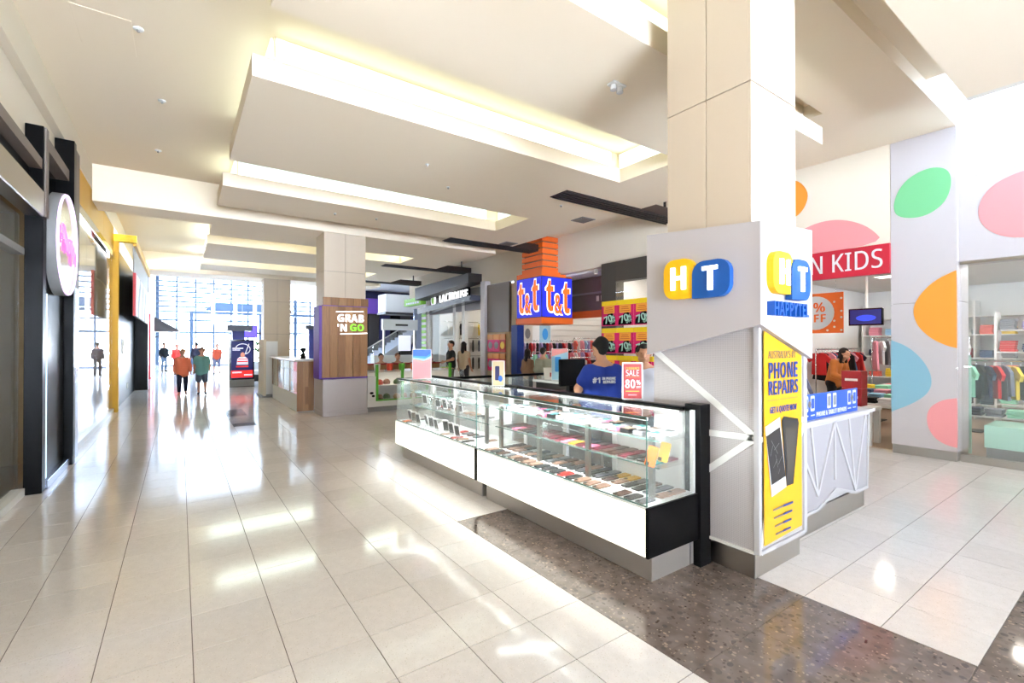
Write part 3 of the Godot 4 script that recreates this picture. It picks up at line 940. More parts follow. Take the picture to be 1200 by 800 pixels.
func repair_desk() -> void:
	var t := thing("service_desk", "white service desk with angular rib pattern beside the kiosk pillar", "desk", P(4.8, 0, 2.0))
	obj("kick_plate", G.new().box(3.935, 5.58, 0, 0.19, 1.79, 2.3, 0.003), "steel", t)
	obj("front_panel", G.new().prism(pv([[3.935, 0.18], [4.45, 0.18], [4.8, 0.30], [5.25, 0.19], [5.56, 0.19], [5.62, 0.935], [3.935, 0.935]]), P(0, 0, 1.76), XV, UV, 0.03), "perforated_white", t)
	obj("end_panel", G.new().box(5.56, 5.6, 0.19, 0.93, 1.7901, 2.32), "desk_white", t)
	obj("carcass", G.new().box(3.935, 5.56, 0.2, 0.93, 1.795, 1.85), "desk_white", t)
	obj("worktop", G.new().box(3.935, 5.69, 0.935, 0.965, 1.73, 2.36, 0.004), "desk_white", t)
	for q in [[[4.0, 0.92], [4.436, 0.32]], [[4.306, 0.92], [4.436, 0.32]], [[4.436, 0.32], [4.78, 0.92]], [[4.78, 0.92], [4.79, 0.4]], [[4.79, 0.92], [5.25, 0.22]], [[5.10, 0.92], [5.25, 0.22]], [[5.25, 0.22], [5.50, 0.92]], [[5.59, 0.93], [5.54, 0.2]], [[3.95, 0.75], [4.2, 0.5]], [[3.95, 0.2], [4.45, 0.2]], [[4.45, 0.2], [4.8, 0.31]], [[4.8, 0.31], [5.25, 0.2]], [[5.25, 0.2], [5.56, 0.2]], [[3.95, 0.925], [5.61, 0.925]]]:
		obj("rib", G.new().bar(P(q[0][0], q[0][1], 1.755), P(q[1][0], q[1][1], 1.755), 0.026, 0.014, DV), "desk_white", t)
	# blue printed board standing on the desk
	var b := thing("repair_board", "blue phone and tablet repair board standing along the white service desk", "sign", P(4.8, 0.965, 1.78))
	obj("board", G.new().box(4.18, 5.37, 0.966, 1.185, 1.775, 1.785, 0.002), "blue_board", b)
	text("lettering", "PHONE & TABLET REPAIRS", P(4.78, 1.005, 1.772), 0.055, XV, "print_white", b, 0.003, true, 0.95)
	for q in [4.33, 4.78, 5.23]:
		for s in [-0.06, 0.06]:
			var ic := obj("phone_icon", G.new().prism(rounded(0.075, 0.13, [0.01, 0.01, 0.01, 0.01], 2), P(q + s, 1.105, 1.7735), XV, UV, 0.003), "print_white", b)
			obj("icon_screen", G.new().prism(rounded(0.05, 0.085, [0.004, 0.004, 0.004, 0.004], 2), P(q + s, 1.105, 1.7715), XV, UV, 0.003), "blue_board" if q != 4.78 else "mid_grey", ic)
		if q != 4.78:
			obj("tool_icon", G.new().prism(oval(0.026, 0.03, 8), P(q, 1.10, 1.7705), XV, UV, 0.003), "print_grey", b)
			for s in [-0.06, 0.06]:
				obj("caption", G.new().box(q + s - 0.035, q + s + 0.035, 1.0, 1.01, 1.7715, 1.7745), "print_white", b)
	# things on the desk
	var y := 0.9655
	for k in 6:
		var d := thing("leaflet_stack", ["short stack of red leaflets on the service desk", "stack of white leaflets on the service desk", "stack of pink leaflets on the service desk", "stack of lilac leaflets on the service desk", "stack of cream leaflets on the service desk", "stack of green leaflets on the service desk"][k], "leaflets", P(4.1 + 0.23 * k, y + 0.001, 2.2))
		for s in 3:
			var a := 0.15 * (s - 1)
			put("leaflet_pad", shapes.get_or_add("pad", G.new().aabb(Vector3(-0.1, 0, -0.07), Vector3(0.1, 0.03, 0.07), 0.002).mesh()), ["red", "paper", "pink_vinyl", "acr_lilac", "sand", "green_vinyl"][(k + s * (1 if s == 1 else 0)) % 6], d, Transform3D(Basis(Vector3.UP, a), d.position + Vector3(0, 0.031 * s, 0)))
	var h := thing("leaflet_rack", "clear tilted leaflet rack with mauve leaflets on the service desk", "rack", P(4.62, y + 0.001, 1.95))
	obj("base", G.new().box(4.5, 4.74, y + 0.001, y + 0.01, 1.86, 2.04), "acrylic", h)
	for k in 3:
		obj("leaflet", G.new().bar(P(4.53 + 0.08 * k, y + 0.02, 1.88), P(4.45 + 0.08 * k, y + 0.32, 1.96), 0.11, 0.006, XV), ["acr_lilac", "paper", "screen_print_grey"][k], h)

func kiosk_inside() -> void:
	# return counter closing the far end, and the counter along the back
	var t := thing("return_counter", "glass topped return counter closing the far end of the kiosk", "counter", P(4.2, 0, 6.7))
	obj("body", G.new().box(3.1, 5.3, 0.0, 0.55, 6.45, 6.95, 0.003), "white", t)
	obj("front_glass", G.new().box(3.1, 5.3, 0.551, 1.05, 6.46, 6.468), "glass", t)
	obj("rear_glass", G.new().box(3.1, 5.3, 0.551, 1.05, 6.93, 6.938), "glass", t)
	obj("top_glass", G.new().box(3.1, 5.3, 1.051, 1.06, 6.45, 6.95), "glass", t)
	obj("shelf", G.new().box(3.12, 5.28, 0.80, 0.808, 6.5, 6.9), "glass", t)
	obj("rail", G.new().box(3.1, 5.3, 1.061, 1.10, 6.45, 6.49), "black", t)
	for k in 4:
		obj("post", G.new().box(3.1 + 0.72 * k, 3.14 + 0.72 * k, 0.551, 1.05, 6.47, 6.51), "white", t)
	var bc := thing("back_counter", "white topped counter along the back of the kiosk", "counter", P(5.3, 0, 5.0))
	obj("body", G.new().box(5.05, 5.55, 0, 0.96, 3.6, 6.40), "charcoal", bc)
	obj("top", G.new().box(5.0, 5.6, 0.961, 1.0, 3.55, 6.44, 0.004), "white_gloss", bc)
	obj("shelf_bay", G.new().box(5.04, 5.05, 0.5, 0.9, 4.6, 5.4), "sand", bc)
	# posters standing on the counters
	var q := sign_holder("tall poster stand with blue and pink artwork at the counter's far end", P(2.66, 1.1315, 5.85), 0.24, 0.40, 0.55 - PI / 2 + 0.6)
	obj("poster", G.new().aabb(Vector3(-0.118, 0.012, 0.0), Vector3(0.118, 0.405, 0.003)), "pink_vinyl", q)
	for k in 4:
		obj("print", G.new().prism(pv([[-0.118, 0.26 + 0.02 * k], [0.02 * k, 0.22 + 0.03 * k], [0.118, 0.25 + 0.035 * k], [0.118, 0.405], [-0.118, 0.405]]), Vector3(0, 0, 0.0035 + 0.0006 * k), XV, UV, 0.0005), ["art_rose", "art_sky", "art_blue", "art_deep"][k], q)
	place(q)
	q = sign_holder("small poster stand showing a dark phone above the middle of the counter", P(2.93, 1.1315, 4.40), 0.13, 0.28, -0.75)
	obj("poster", G.new().aabb(Vector3(-0.063, 0.012, 0.0), Vector3(0.063, 0.285, 0.003)), "sand", q)
	obj("print", G.new().prism(rounded(0.05, 0.16, [0.01, 0.01, 0.01, 0.01]), Vector3(-0.012, 0.15, 0.004), XV, UV, 0.001), "navy", q)
	obj("print", G.new().prism(oval(0.025, 0.035, 12), Vector3(0.025, 0.09, 0.005), XV, UV, 0.001), "art_deep", q)
	place(q)
	q = sign_holder("poster stand with blue phone artwork on the kiosk's back counter", P(5.2, 1.0005, 5.95), 0.27, 0.52, -0.65)
	obj("poster", G.new().aabb(Vector3(-0.133, 0.012, 0.0), Vector3(0.133, 0.525, 0.003)), "art_sky", q)
	obj("print", G.new().prism(rounded(0.10, 0.25, [0.02, 0.02, 0.02, 0.02]), Vector3(-0.03, 0.27, 0.004), XV, UV, 0.001), "art_blue", q)
	obj("print", G.new().prism(oval(0.05, 0.09, 14), Vector3(0.06, 0.15, 0.005), XV, UV, 0.001), "art_deep", q)
	obj("print", G.new().prism(pv([[-0.133, 0.4], [0.133, 0.48], [0.133, 0.525], [-0.133, 0.525]]), Vector3(0, 0, 0.0045), XV, UV, 0.001), "art_rose", q)
	place(q)
	# red sale sign
	var s := sign_holder("red sale sign reading 80% in a clear holder on the glass counter", P(3.07, 1.146, 2.6), 0.155, 0.30, -0.72)
	obj("poster", G.new().aabb(Vector3(-0.074, 0.012, 0.0), Vector3(0.074, 0.30, 0.003)), "deep_red", s)
	text("lettering", "CLEARANCE", Vector3(0, 0.262, 0.004), 0.028, XV, "poster_orange", s, 0.001, true, 0.72)
	text("lettering", "SALE", Vector3(0, 0.222, 0.004), 0.064, XV, "print_white", s, 0.001, false, 0.82)
	obj("rule", G.new().aabb(Vector3(-0.06, 0.189, 0.003), Vector3(0.06, 0.191, 0.004)), "poster_orange", s)
	text("lettering", "80", Vector3(-0.02, 0.132, 0.004), 0.10, XV, "print_white", s, 0.001, true, 0.78)
	text("lettering", "%", Vector3(0.048, 0.145, 0.004), 0.055, XV, "print_white", s, 0.001, true, 0.75)
	text("lettering", "OFF", Vector3(0.048, 0.107, 0.004), 0.026, XV, "print_white", s, 0.001, true, 0.8)
	obj("fine_print", G.new().aabb(Vector3(-0.055, 0.069, 0.003), Vector3(0.055, 0.076, 0.004)), "poster_orange", s)
	obj("fine_print", G.new().aabb(Vector3(-0.035, 0.038, 0.003), Vector3(0.035, 0.046, 0.004)), "pink_vinyl", s)
	place(s)
	# till screen seen from behind, card reader, cups
	var m := thing("till_monitor", "black till monitor seen from behind beside the man in blue", "monitor", P(4.08, 0, 4.5))
	obj("desk_pod", G.new().box(3.85, 4.35, 0, 1.0, 4.3, 4.7, 0.004), "charcoal", m)
	obj("stand", G.new().box(4.05, 4.15, 1.0, 1.12, 4.45, 4.51).box(3.97, 4.23, 1.0, 1.012, 4.39, 4.57), "black", m)
	obj("casing", G.new().box(3.86, 4.30, 1.08, 1.42, 4.41, 4.45, 0.01), "black", m)
	var c := thing("paper_tub", "white paper tub standing on the kiosk's back counter", "tub", P(5.2, 1.0, 6.25))
	obj("tub", G.new().lathe([[0, 0.0], [0.07, 0.0], [0.09, 0.2], [0.085, 0.2], [0.065, 0.01], [0, 0.01]], P(5.2, 1.0005, 6.25), 14), "paper", c)
	obj("printed_mark", G.new().box(5.17, 5.21, 1.05, 1.12, 6.162, 6.17), "food_red", c)
	var st := thing("white_stand", "white T-shaped display stand on the kiosk's back counter", "stand", P(5.15, 1.0, 5.45))
	obj("foot", G.new().box(5.08, 5.22, 1.0005, 1.012, 5.38, 5.52), "white", st)
	obj("stem", G.new().box(5.13, 5.17, 1.012, 1.24, 5.43, 5.47), "white", st)
	obj("head", G.new().box(5.0, 5.3, 1.24, 1.27, 5.3, 5.6, 0.004), "white", st)

# ---------------------------------------------------------------- shops on the right

# flat wall decal cut along its outline, (depth, height) points on the plane at x, facing the concourse
func decal(called: String, label: String, x: float, pts: Array, m: String) -> void:
	var p := pv(pts)
	# smooth the outline once or twice
	for it in 2:
		var q := PackedVector2Array()
		for k in p.size():
			var a := p[k]
			var b := p[(k + 1) % p.size()]
			q.append(a.lerp(b, 0.25))
			q.append(a.lerp(b, 0.75))
		p = q
	tag(obj(called, G.new().prism(p, P(x - 0.002, 0, 0), DV, UV, 0.004), m), label, "decal", "coloured egg decals")

func ceiling_panel(label: String, at: Vector3, w: float, l: float, energy: float, group: String) -> void:
	var t := thing("ceiling_light", label, "light", at, group)
	obj("frame", G.new().aabb(at + Vector3(-w / 2 - 0.03, 0.0, -l / 2 - 0.03), at + Vector3(w / 2 + 0.03, 0.02, l / 2 + 0.03)), "white", t)
	obj("diffuser", G.new().aabb(at + Vector3(-w / 2, -0.006, -l / 2), at + Vector3(w / 2, 0.0, l / 2)), "shop_light", t)
	area("shop_light", at + Vector3(0, -0.02, 0), Vector3.DOWN, w, l, energy, Color(1.0, 0.97, 0.92))

func garment_mesh(kind: int) -> Mesh:
	var key := "garment%d" % kind
	if shapes.has(key):
		return shapes[key]
	var p: PackedVector2Array
	if kind == 0:    # T-shirt
		p = pv([[-0.17, -0.5], [0.17, -0.5], [0.16, -0.16], [0.24, -0.22], [0.29, -0.13], [0.16, -0.01], [0.06, 0.01], [0, -0.03], [-0.06, 0.01], [-0.16, -0.01], [-0.29, -0.13], [-0.24, -0.22], [-0.16, -0.16]])
	elif kind == 1:  # dress
		p = pv([[-0.24, -0.62], [-0.1, -0.65], [0.1, -0.63], [0.24, -0.62], [0.13, -0.2], [0.14, -0.02], [0.05, 0.01], [0, -0.04], [-0.05, 0.01], [-0.14, -0.02], [-0.13, -0.2]])
	else:            # jacket with long sleeves
		p = pv([[-0.18, -0.52], [0.18, -0.52], [0.17, -0.14], [0.21, -0.45], [0.29, -0.44], [0.25, -0.08], [0.15, 0.0], [0.05, 0.02], [0, -0.02], [-0.05, 0.02], [-0.15, 0.0], [-0.25, -0.08], [-0.29, -0.44], [-0.21, -0.45], [-0.17, -0.14]])
	shapes[key] = G.new().prism(p, Vector3(0, 0, 0.02), XV, UV, 0.04).mesh()
	return shapes[key]

var cloth := []

func garment(label: String, group: String, at: Vector3, turn: float, kind: int, color: int, size := 1.0) -> void:
	var t := thing("hanging_garment", label, "garment", at, group)
	if not shapes.has("hook"):
		shapes["hook"] = G.new().tube([Vector3(0, 0, 0), Vector3(0, 0.05, 0), Vector3(0.024, 0.072, 0), Vector3(0.024, 0.1, 0), Vector3(0, 0.112, 0), Vector3(-0.022, 0.1, 0)], 0.003, 5).mesh()
	put("cloth", garment_mesh(kind), cloth[color][1], t, Transform3D(Basis().scaled(Vector3.ONE * size), at))
	put("hanger_hook", shapes["hook"], "chrome", t, Transform3D(Basis(), at))
	t.rotation.y = turn

func rack(label: String, a: Vector3, b: Vector3, y: float) -> void:
	var t := thing("clothes_rail", label, "clothes rail", Vector3(a.x, 0, a.z))
	obj("rail", G.new().tube([Vector3(a.x, y, a.z), Vector3(b.x, y, b.z)], 0.014, 8), "chrome", t)
	for p in [a, b]:
		obj("upright", G.new().tube([Vector3(p.x, 0, p.z), Vector3(p.x, y, p.z)], 0.014, 8), "chrome", t)
		obj("foot", G.new().aabb(Vector3(p.x - 0.2, 0, p.z - 0.2), Vector3(p.x + 0.2, 0.02, p.z + 0.2), 0.004), "charcoal", t)

func kids_shop() -> void:
	for q in [["red", Color(0.78, 0.14, 0.15)], ["navy", Color(0.12, 0.14, 0.26)], ["grey", Color(0.52, 0.53, 0.56)], ["white", Color(0.90, 0.90, 0.90)], ["pink", Color(0.92, 0.60, 0.66)], ["yellow", Color(0.93, 0.80, 0.25)], ["black", Color(0.06, 0.06, 0.07)], ["denim", Color(0.30, 0.38, 0.52)], ["mint", Color(0.62, 0.88, 0.76)], ["lilac", Color(0.66, 0.60, 0.80)], ["coral", Color(0.95, 0.45, 0.40)], ["sky", Color(0.62, 0.78, 0.90)]]:
		mt("cloth_" + q[0], q[1], 0.85)
		cloth.append([q[0], "cloth_" + q[0]])
	# clad pillar
	var p := thing("egg_pillar", "white clad pillar with large coloured egg decals beside the shop window", "pillar", P(8.9, 0, 2.06))
	obj("core", G.new().box(8.67, 9.25, 0.13, 4.6, 1.72, 2.41), "joint", p)
	obj("base", G.new().box(8.66, 9.26, 0, 0.13, 1.71, 2.42, 0.003), "steel", p)
	for q in [[0.132, 2.20], [2.206, 4.598]]:
		obj("cladding", G.new().box(8.65, 8.67, q[0], q[1], 1.70, 2.43, 0.002), "pillar_white", p)
		obj("cladding", G.new().box(8.6701, 9.25, q[0], q[1], 1.70, 1.72, 0.002), "pillar_white", p)
		obj("cladding", G.new().box(8.6701, 9.25, q[0], q[1], 2.41, 2.43, 0.002), "pillar_white", p)
	obj("corner_guard", G.new().box(8.643, 8.66, 0.0, 2.74, 1.685, 1.71), "acrylic", p)
	decal("egg_decal", "green egg decal high on the white pillar", 8.65, [[2.40, 3.62], [2.36, 3.83], [2.25, 4.0], [2.08, 4.09], [1.92, 4.10], [1.78, 4.02], [1.745, 3.83], [1.80, 3.60], [1.95, 3.46], [2.13, 3.42], [2.34, 3.48]], "green_vinyl")
	decal("egg_decal", "orange egg decal half way up the white pillar, reaching its edge", 8.65, [[1.70, 2.62], [1.72, 2.615], [1.94, 2.50], [2.10, 2.31], [2.18, 2.11], [2.13, 1.88], [1.99, 1.70], [1.82, 1.59], [1.71, 1.555], [1.70, 1.55], [1.70, 2.0]], "orange_vinyl")
	decal("egg_decal", "pale blue egg decal low on the white pillar", 8.65, [[2.43, 1.67], [2.42, 1.665], [2.24, 1.58], [2.07, 1.40], [1.96, 1.15], [1.99, 0.93], [2.16, 0.76], [2.42, 0.61], [2.43, 0.60], [2.43, 1.1]], "blue_vinyl")
	decal("egg_decal", "pink egg decal at the foot of the white pillar", 8.65, [[1.70, 0.875], [1.72, 0.87], [1.87, 0.83], [2.01, 0.70], [2.03, 0.49], [1.96, 0.31], [1.84, 0.22], [1.72, 0.195], [1.70, 0.195], [1.70, 0.5]], "pink_vinyl")
	decal("egg_decal", "wide pink egg decal on the wall above the red sign", 8.65, [[3.9, 3.12], [3.85, 3.45], [3.55, 3.60], [3.25, 3.64], [2.95, 3.57], [2.68, 3.40], [2.49, 3.12]], "pink_vinyl")
	decal("egg_decal", "orange egg decal on the cream wall under the ceiling", 8.65, [[4.25, 4.25], [4.0, 4.48], [3.72, 4.44], [3.55, 4.2], [3.57, 3.98], [3.72, 3.79], [4.0, 3.76], [4.25, 3.95]], "orange_vinyl")
	decal("egg_decal", "large pink egg decal on the fascia over the shop window", 8.75, [[0.35, 3.5], [0.55, 3.75], [0.9, 3.84], [1.2, 3.80], [1.42, 3.67], [1.52, 3.42], [1.47, 3.18], [1.28, 3.0], [1.0, 2.95], [0.6, 3.0], [0.4, 3.2]], "pink_vinyl")
	# fascia over the window, clerestory above it
	struct("wall_fascia", G.new().box(8.75, 9.25, 2.74, 3.9, -8.2, 1.70), "pillar_white")
	struct("wall_clerestory", G.new().box(9.2, 9.3, 3.9, 6.2, -8.2, -3.22), "white")
	var cl := struct("window_2", G.new().box(9.2, 9.3, 3.9, 4.0, -3.22, 1.7).box(9.2, 9.3, 6.1, 6.2, -3.22, 1.7), "white")
	for k in range(3, 7):
		obj("mullion", G.new().box(9.2, 9.3, 4.0, 6.1, -8.2 + 1.64 * k, -8.14 + 1.64 * k), "white", cl)
		if k < 6:
			obj("pane", G.new().box(9.245, 9.255, 4.0, 6.1, -8.14 + 1.64 * k, -6.56 + 1.64 * k), "glass_clear", cl)
	var w := struct("window_3", G.new().box(8.74, 8.80, 0.0, 0.1, -8.2, 1.69).box(8.74, 8.80, 2.70, 2.74, -8.2, 1.69), "steel")
	for k in 5:
		obj("pane", G.new().box(8.765, 8.775, 0.1, 2.70, 1.68 - 1.6 * k, 0.085 - 1.6 * k), "glass", w)
	# red shop sign: its first word is hidden behind the kiosk pillar
	var s := thing("shop_sign", "long red shop sign with white lettering above the shop entrance", "sign", P(8.63, 2.67, 3.5))
	obj("board", G.new().box(8.60, 8.70, 2.67, 3.115, 2.43, 4.6, 0.003), "red_sign", s)
	text("lettering", "ON KIDS", P(8.595, 2.895, 3.14), 0.38, -DV, "print_white", s, 0.012, false, 0.87)
	obj("header", G.new().box(8.70, 8.85, 2.67, 3.115, 2.43, 4.6), "white", s)
	# ceiling lights
	for q in [[9.8, 3.2], [11.2, 3.2], [12.8, 3.2], [10.0, 1.2], [9.6, 0.3], [11.6, 1.2], [12.8, 0.0], [10.5, -1.6]]:
		ceiling_panel("white square ceiling light in the children's clothes shop", P(q[0], 2.915, q[1]), 0.32, 0.32, 1.8, "ceiling lights of the clothes shop")
	# hanging orange sale board
	var o := thing("sale_board", "orange dotted sale board with a white disc hanging in the clothes shop", "sign", P(9.6, 1.81, 3.75))
	obj("board", G.new().box(9.6, 9.62, 1.81, 2.54, 3.38, 4.2, 0.002), "orange", o)
	obj("disc", G.new().prism(oval(0.31, 0.31, 28), P(9.605, 2.18, 3.83), DV, UV, 0.012), "print_white", o)
	for k in 26:
		var d := 3.41 + 0.11 * (k % 7)
		var y := 1.86 + 0.17 * (k / 7) + 0.06 * (k % 2)
		if Vector2(d - 3.83, y - 2.18).length() > 0.34:
			obj("dot", G.new().prism(oval(0.02, 0.02, 6), P(9.603, y, d), DV, UV, 0.006), "paper", o)
	text("lettering", "%", P(9.588, 2.28, 3.76), 0.24, -DV, "orange", o, 0.008)
	text("lettering", "OFF", P(9.588, 2.08, 3.83), 0.20, -DV, "orange", o, 0.008)
	for d in [3.5, 4.1]:
		obj("wire", G.new().tube([P(9.61, 2.54, d), P(9.61, 2.92, d)], 0.004, 5), "chrome", o)
	# screen on a ceiling pole
	var tv := thing("television", "television showing blue on a ceiling pole in the clothes shop", "television", P(10.5, 1.95, 3.34))
	obj("casing", G.new().box(10.5, 10.56, 1.96, 2.28, 3.07, 3.61, 0.005), "screen_black", tv)
	obj("screen", G.new().box(10.495, 10.5, 1.985, 2.255, 3.095, 3.585), "screen_navy", tv)
	obj("picture", G.new().prism(oval(0.16, 0.06, 14), P(10.496, 2.10, 3.33), DV, UV, 0.004), "screen_blue", tv)
	obj("pole", G.new().tube([P(10.58, 2.28, 3.34), P(10.58, 2.92, 3.34)], 0.02, 8), "white", tv)
	# tables and goods
	table("low white display table with stacked folded clothes near the entrance", P(9.9, 0, 3.0), 1.0, 1.3, 0.62)
	table("white display table deeper inside the clothes shop", P(11.3, 0, 3.1), 0.8, 1.1, 0.72)
	var gi := 0
	for k in 2:
		var b := thing("gift_box", ["red printed carton on the display table", "red printed carton stacked on top of another"][k], "box", P(9.1, 0.602 + 0.285 * k, 3.05), "red cartons")
		obj("carton", G.new().aabb(b.position + Vector3(-0.13, 0, -0.14), b.position + Vector3(0.13, 0.28, 0.14), 0.004), "deep_red", b)
		obj("printed_band", G.new().aabb(b.position + Vector3(-0.132, 0.12, -0.09), b.position + Vector3(-0.13, 0.16, 0.09)), "paper", b)
	table("small white plinth table under the red cartons", P(9.11, 0, 3.05), 0.46, 0.6, 0.6)
	for k in 14:
		var x: float = [9.57, 9.87, 10.17][k % 3]
		var d := 2.5 + 0.24 * (k / 3)
		var c := (k * 5) % 12
		folded("folded %s clothes stacked on the low white display table" % cloth[c][0], "folded clothes on the low table", P(x, 0.621, d), c, 0.09 + 0.05 * (k % 3))
	for k in 10:
		var c := (k * 7 + 2) % 12
		folded("folded %s clothes on the table deeper inside" % cloth[c][0], "folded clothes on the rear table", P(11.05 + 0.26 * (k % 3), 0.7215, 2.7 + 0.26 * (k / 3)), c, 0.1)
	# wall shelving at the back with goods
	shelf_unit("white wall shelving along the rear of the clothes shop", 13.9, 14.38, 0.4, 4.5, [0.3, 0.8, 1.3, 1.8, 2.2])
	for r in 4:
		for k in 12:
			var c := (k * 5 + r * 3) % 12
			folded("folded %s clothes on the rear wall shelving" % cloth[c][0], "folded clothes on the rear shelving", P(14.12, [0.3, 0.8, 1.3, 1.8][r] + 0.021, 0.65 + 0.33 * k), c, 0.12 + 0.04 * ((k + r) % 3))
	# rails of garments behind the window and in the shop
	rack("chrome clothes rail full of garments behind the shop window", P(10.0, 0, 0.5), P(10.0, 0, 2.1), 1.36)
	for k in 17:
		garment("%s garment hanging on the rail behind the shop window" % cloth[(k * 7 + 1) % 12][0], "garments behind the window", P(10.0, 1.275, 0.55 + 0.092 * k), 0.55, [0, 2, 0][k % 3], [3, 11, 2, 0, 6, 1, 7, 1, 6, 5, 2, 0, 1, 6, 8, 3, 2][k], 0.95)
	rack("chrome clothes rail of pale garments deeper inside the clothes shop", P(12.0, 0, 2.2), P(12.0, 0, 3.7), 1.75)
	for k in 14:
		garment("%s garment on the rail deeper inside the clothes shop" % cloth[[3, 4, 11, 3, 2, 3, 4][k % 7]][0], "garments deeper inside", P(12.0, 1.665, 2.27 + 0.105 * k), 0.5, k % 3, [3, 4, 11, 3, 2, 3, 4][k % 7], 0.95)
	rack("chrome clothes rail of dark garments near the entrance wall", P(10.8, 0, 4.3), P(13.2, 0, 4.3), 1.5)
	for k in 14:
		garment("%s garment on the rail near the entrance wall" % cloth[[0, 6, 4, 7, 0, 1, 10][k % 7]][0], "garments near the entrance wall", P(10.95 + 0.16 * k, 1.415, 4.3), 1.3, k % 3, [0, 6, 4, 7, 0, 1, 10][k % 7], 0.9)
	# window plinth and a low shelf with folded goods
	var pl := thing("window_plinth", "pale green plinth standing just inside the shop window", "plinth", P(9.1, 0, 0.6))
	obj("block", G.new().box(8.98, 9.7, 0.2, 0.50, -0.6, 1.5, 0.004), "mint", pl)
	obj("base", G.new().box(9.0, 9.68, 0.0, 0.2, -0.58, 1.48), "mid_grey", pl)
	shelf_unit("dark shelf of folded clothes behind the shop window", 10.32, 10.75, -0.3, 2.3, [0.45])
	for k in 9:
		folded("folded %s clothes on the dark shelf behind the window" % cloth[[1, 6, 7, 5, 0, 8, 2, 1, 6][k]][0], "folded clothes behind the window", P(10.53, 0.472, -0.13 + 0.26 * k if k < 4 else 1.15 + 0.24 * (k - 4)), [1, 6, 7, 5, 0, 8, 2, 1, 6][k], 0.12)
	shelf_unit("tall pale shelving with toys seen through the shop window", 12.2, 12.6, -1.0, 1.9, [0.5, 1.0, 1.45, 1.85])
	for r in 4:
		for k in 9:
			var c := (k * 5 + r * 2 + 4) % 12
			folded("folded %s clothes on the tall shelving seen through the window" % cloth[c][0], "goods on the tall shelving", P(12.4, [0.5, 1.0, 1.45, 1.85][r] + 0.022, -0.83 + 0.3 * k if k < 4 else 0.6 + 0.285 * (k - 4)), c, 0.1 + 0.05 * (k % 3))
	var ms := thing("mint_stand", "pale mint display stand beside the shop window edge", "stand", P(9.5, 0, 1.9))
	obj("frame", G.new().box(9.48, 9.52, 0.0, 1.45, 1.72, 1.76).box(9.48, 9.52, 0.0, 1.45, 2.0, 2.04).box(9.48, 9.52, 1.41, 1.45, 1.72, 2.04), "mint", ms)
	obj("board", G.new().box(9.49, 9.51, 0.62, 1.40, 1.76, 2.0), "green_vinyl", ms)

func folded(label: String, group: String, at: Vector3, color: int, h: float) -> void:
	var key := "fold%d" % int(h * 100)
	if not shapes.has(key):
		var g := G.new()
		var n := maxi(2, int(h / 0.035))
		for k in n:
			var o := 0.006 * ((k * 3) % 4 - 1)
			g.aabb(Vector3(-0.12 + o, h / n * k, -0.1 - o), Vector3(0.12 + o, h / n * (k + 1) - 0.003, 0.1 - o), 0.006)
		shapes[key] = g.mesh()
	var o := put("folded_clothes", shapes[key], cloth[color][1], self, Transform3D(Basis(), at))
	tag(o, label, "clothes", group)

func table(label: String, at: Vector3, w: float, l: float, h: float) -> void:
	var t := thing("display_table", label, "table", at)
	obj("top", G.new().aabb(at + Vector3(-w / 2, h - 0.06, -l / 2), at + Vector3(w / 2, h, l / 2), 0.004), "white", t)
	for sx in [-1, 1]:
		for sz in [-1, 1]:
			var c := at + Vector3(sx * (w / 2 - 0.05), 0, sz * (l / 2 - 0.05))
			obj("leg", G.new().aabb(c + Vector3(-0.04, 0, -0.04), c + Vector3(0.04, h - 0.06, 0.04), 0.003), "white", t)

func shelf_unit(label: String, x0: float, x1: float, d0: float, d1: float, ys: Array) -> void:
	var t := thing("shelf_unit", label, "shelving", P((x0 + x1) / 2, 0, (d0 + d1) / 2))
	var top: float = ys[-1] + 0.35
	for d in [d0, (d0 + d1) / 2, d1 - 0.03]:
		obj("upright", G.new().box(x0, x1, 0, top, d, d + 0.03), "white", t)
	for y in ys:
		obj("shelf", G.new().box(x0 - 0.001, x1, y, y + 0.02, d0, d1), "white", t)

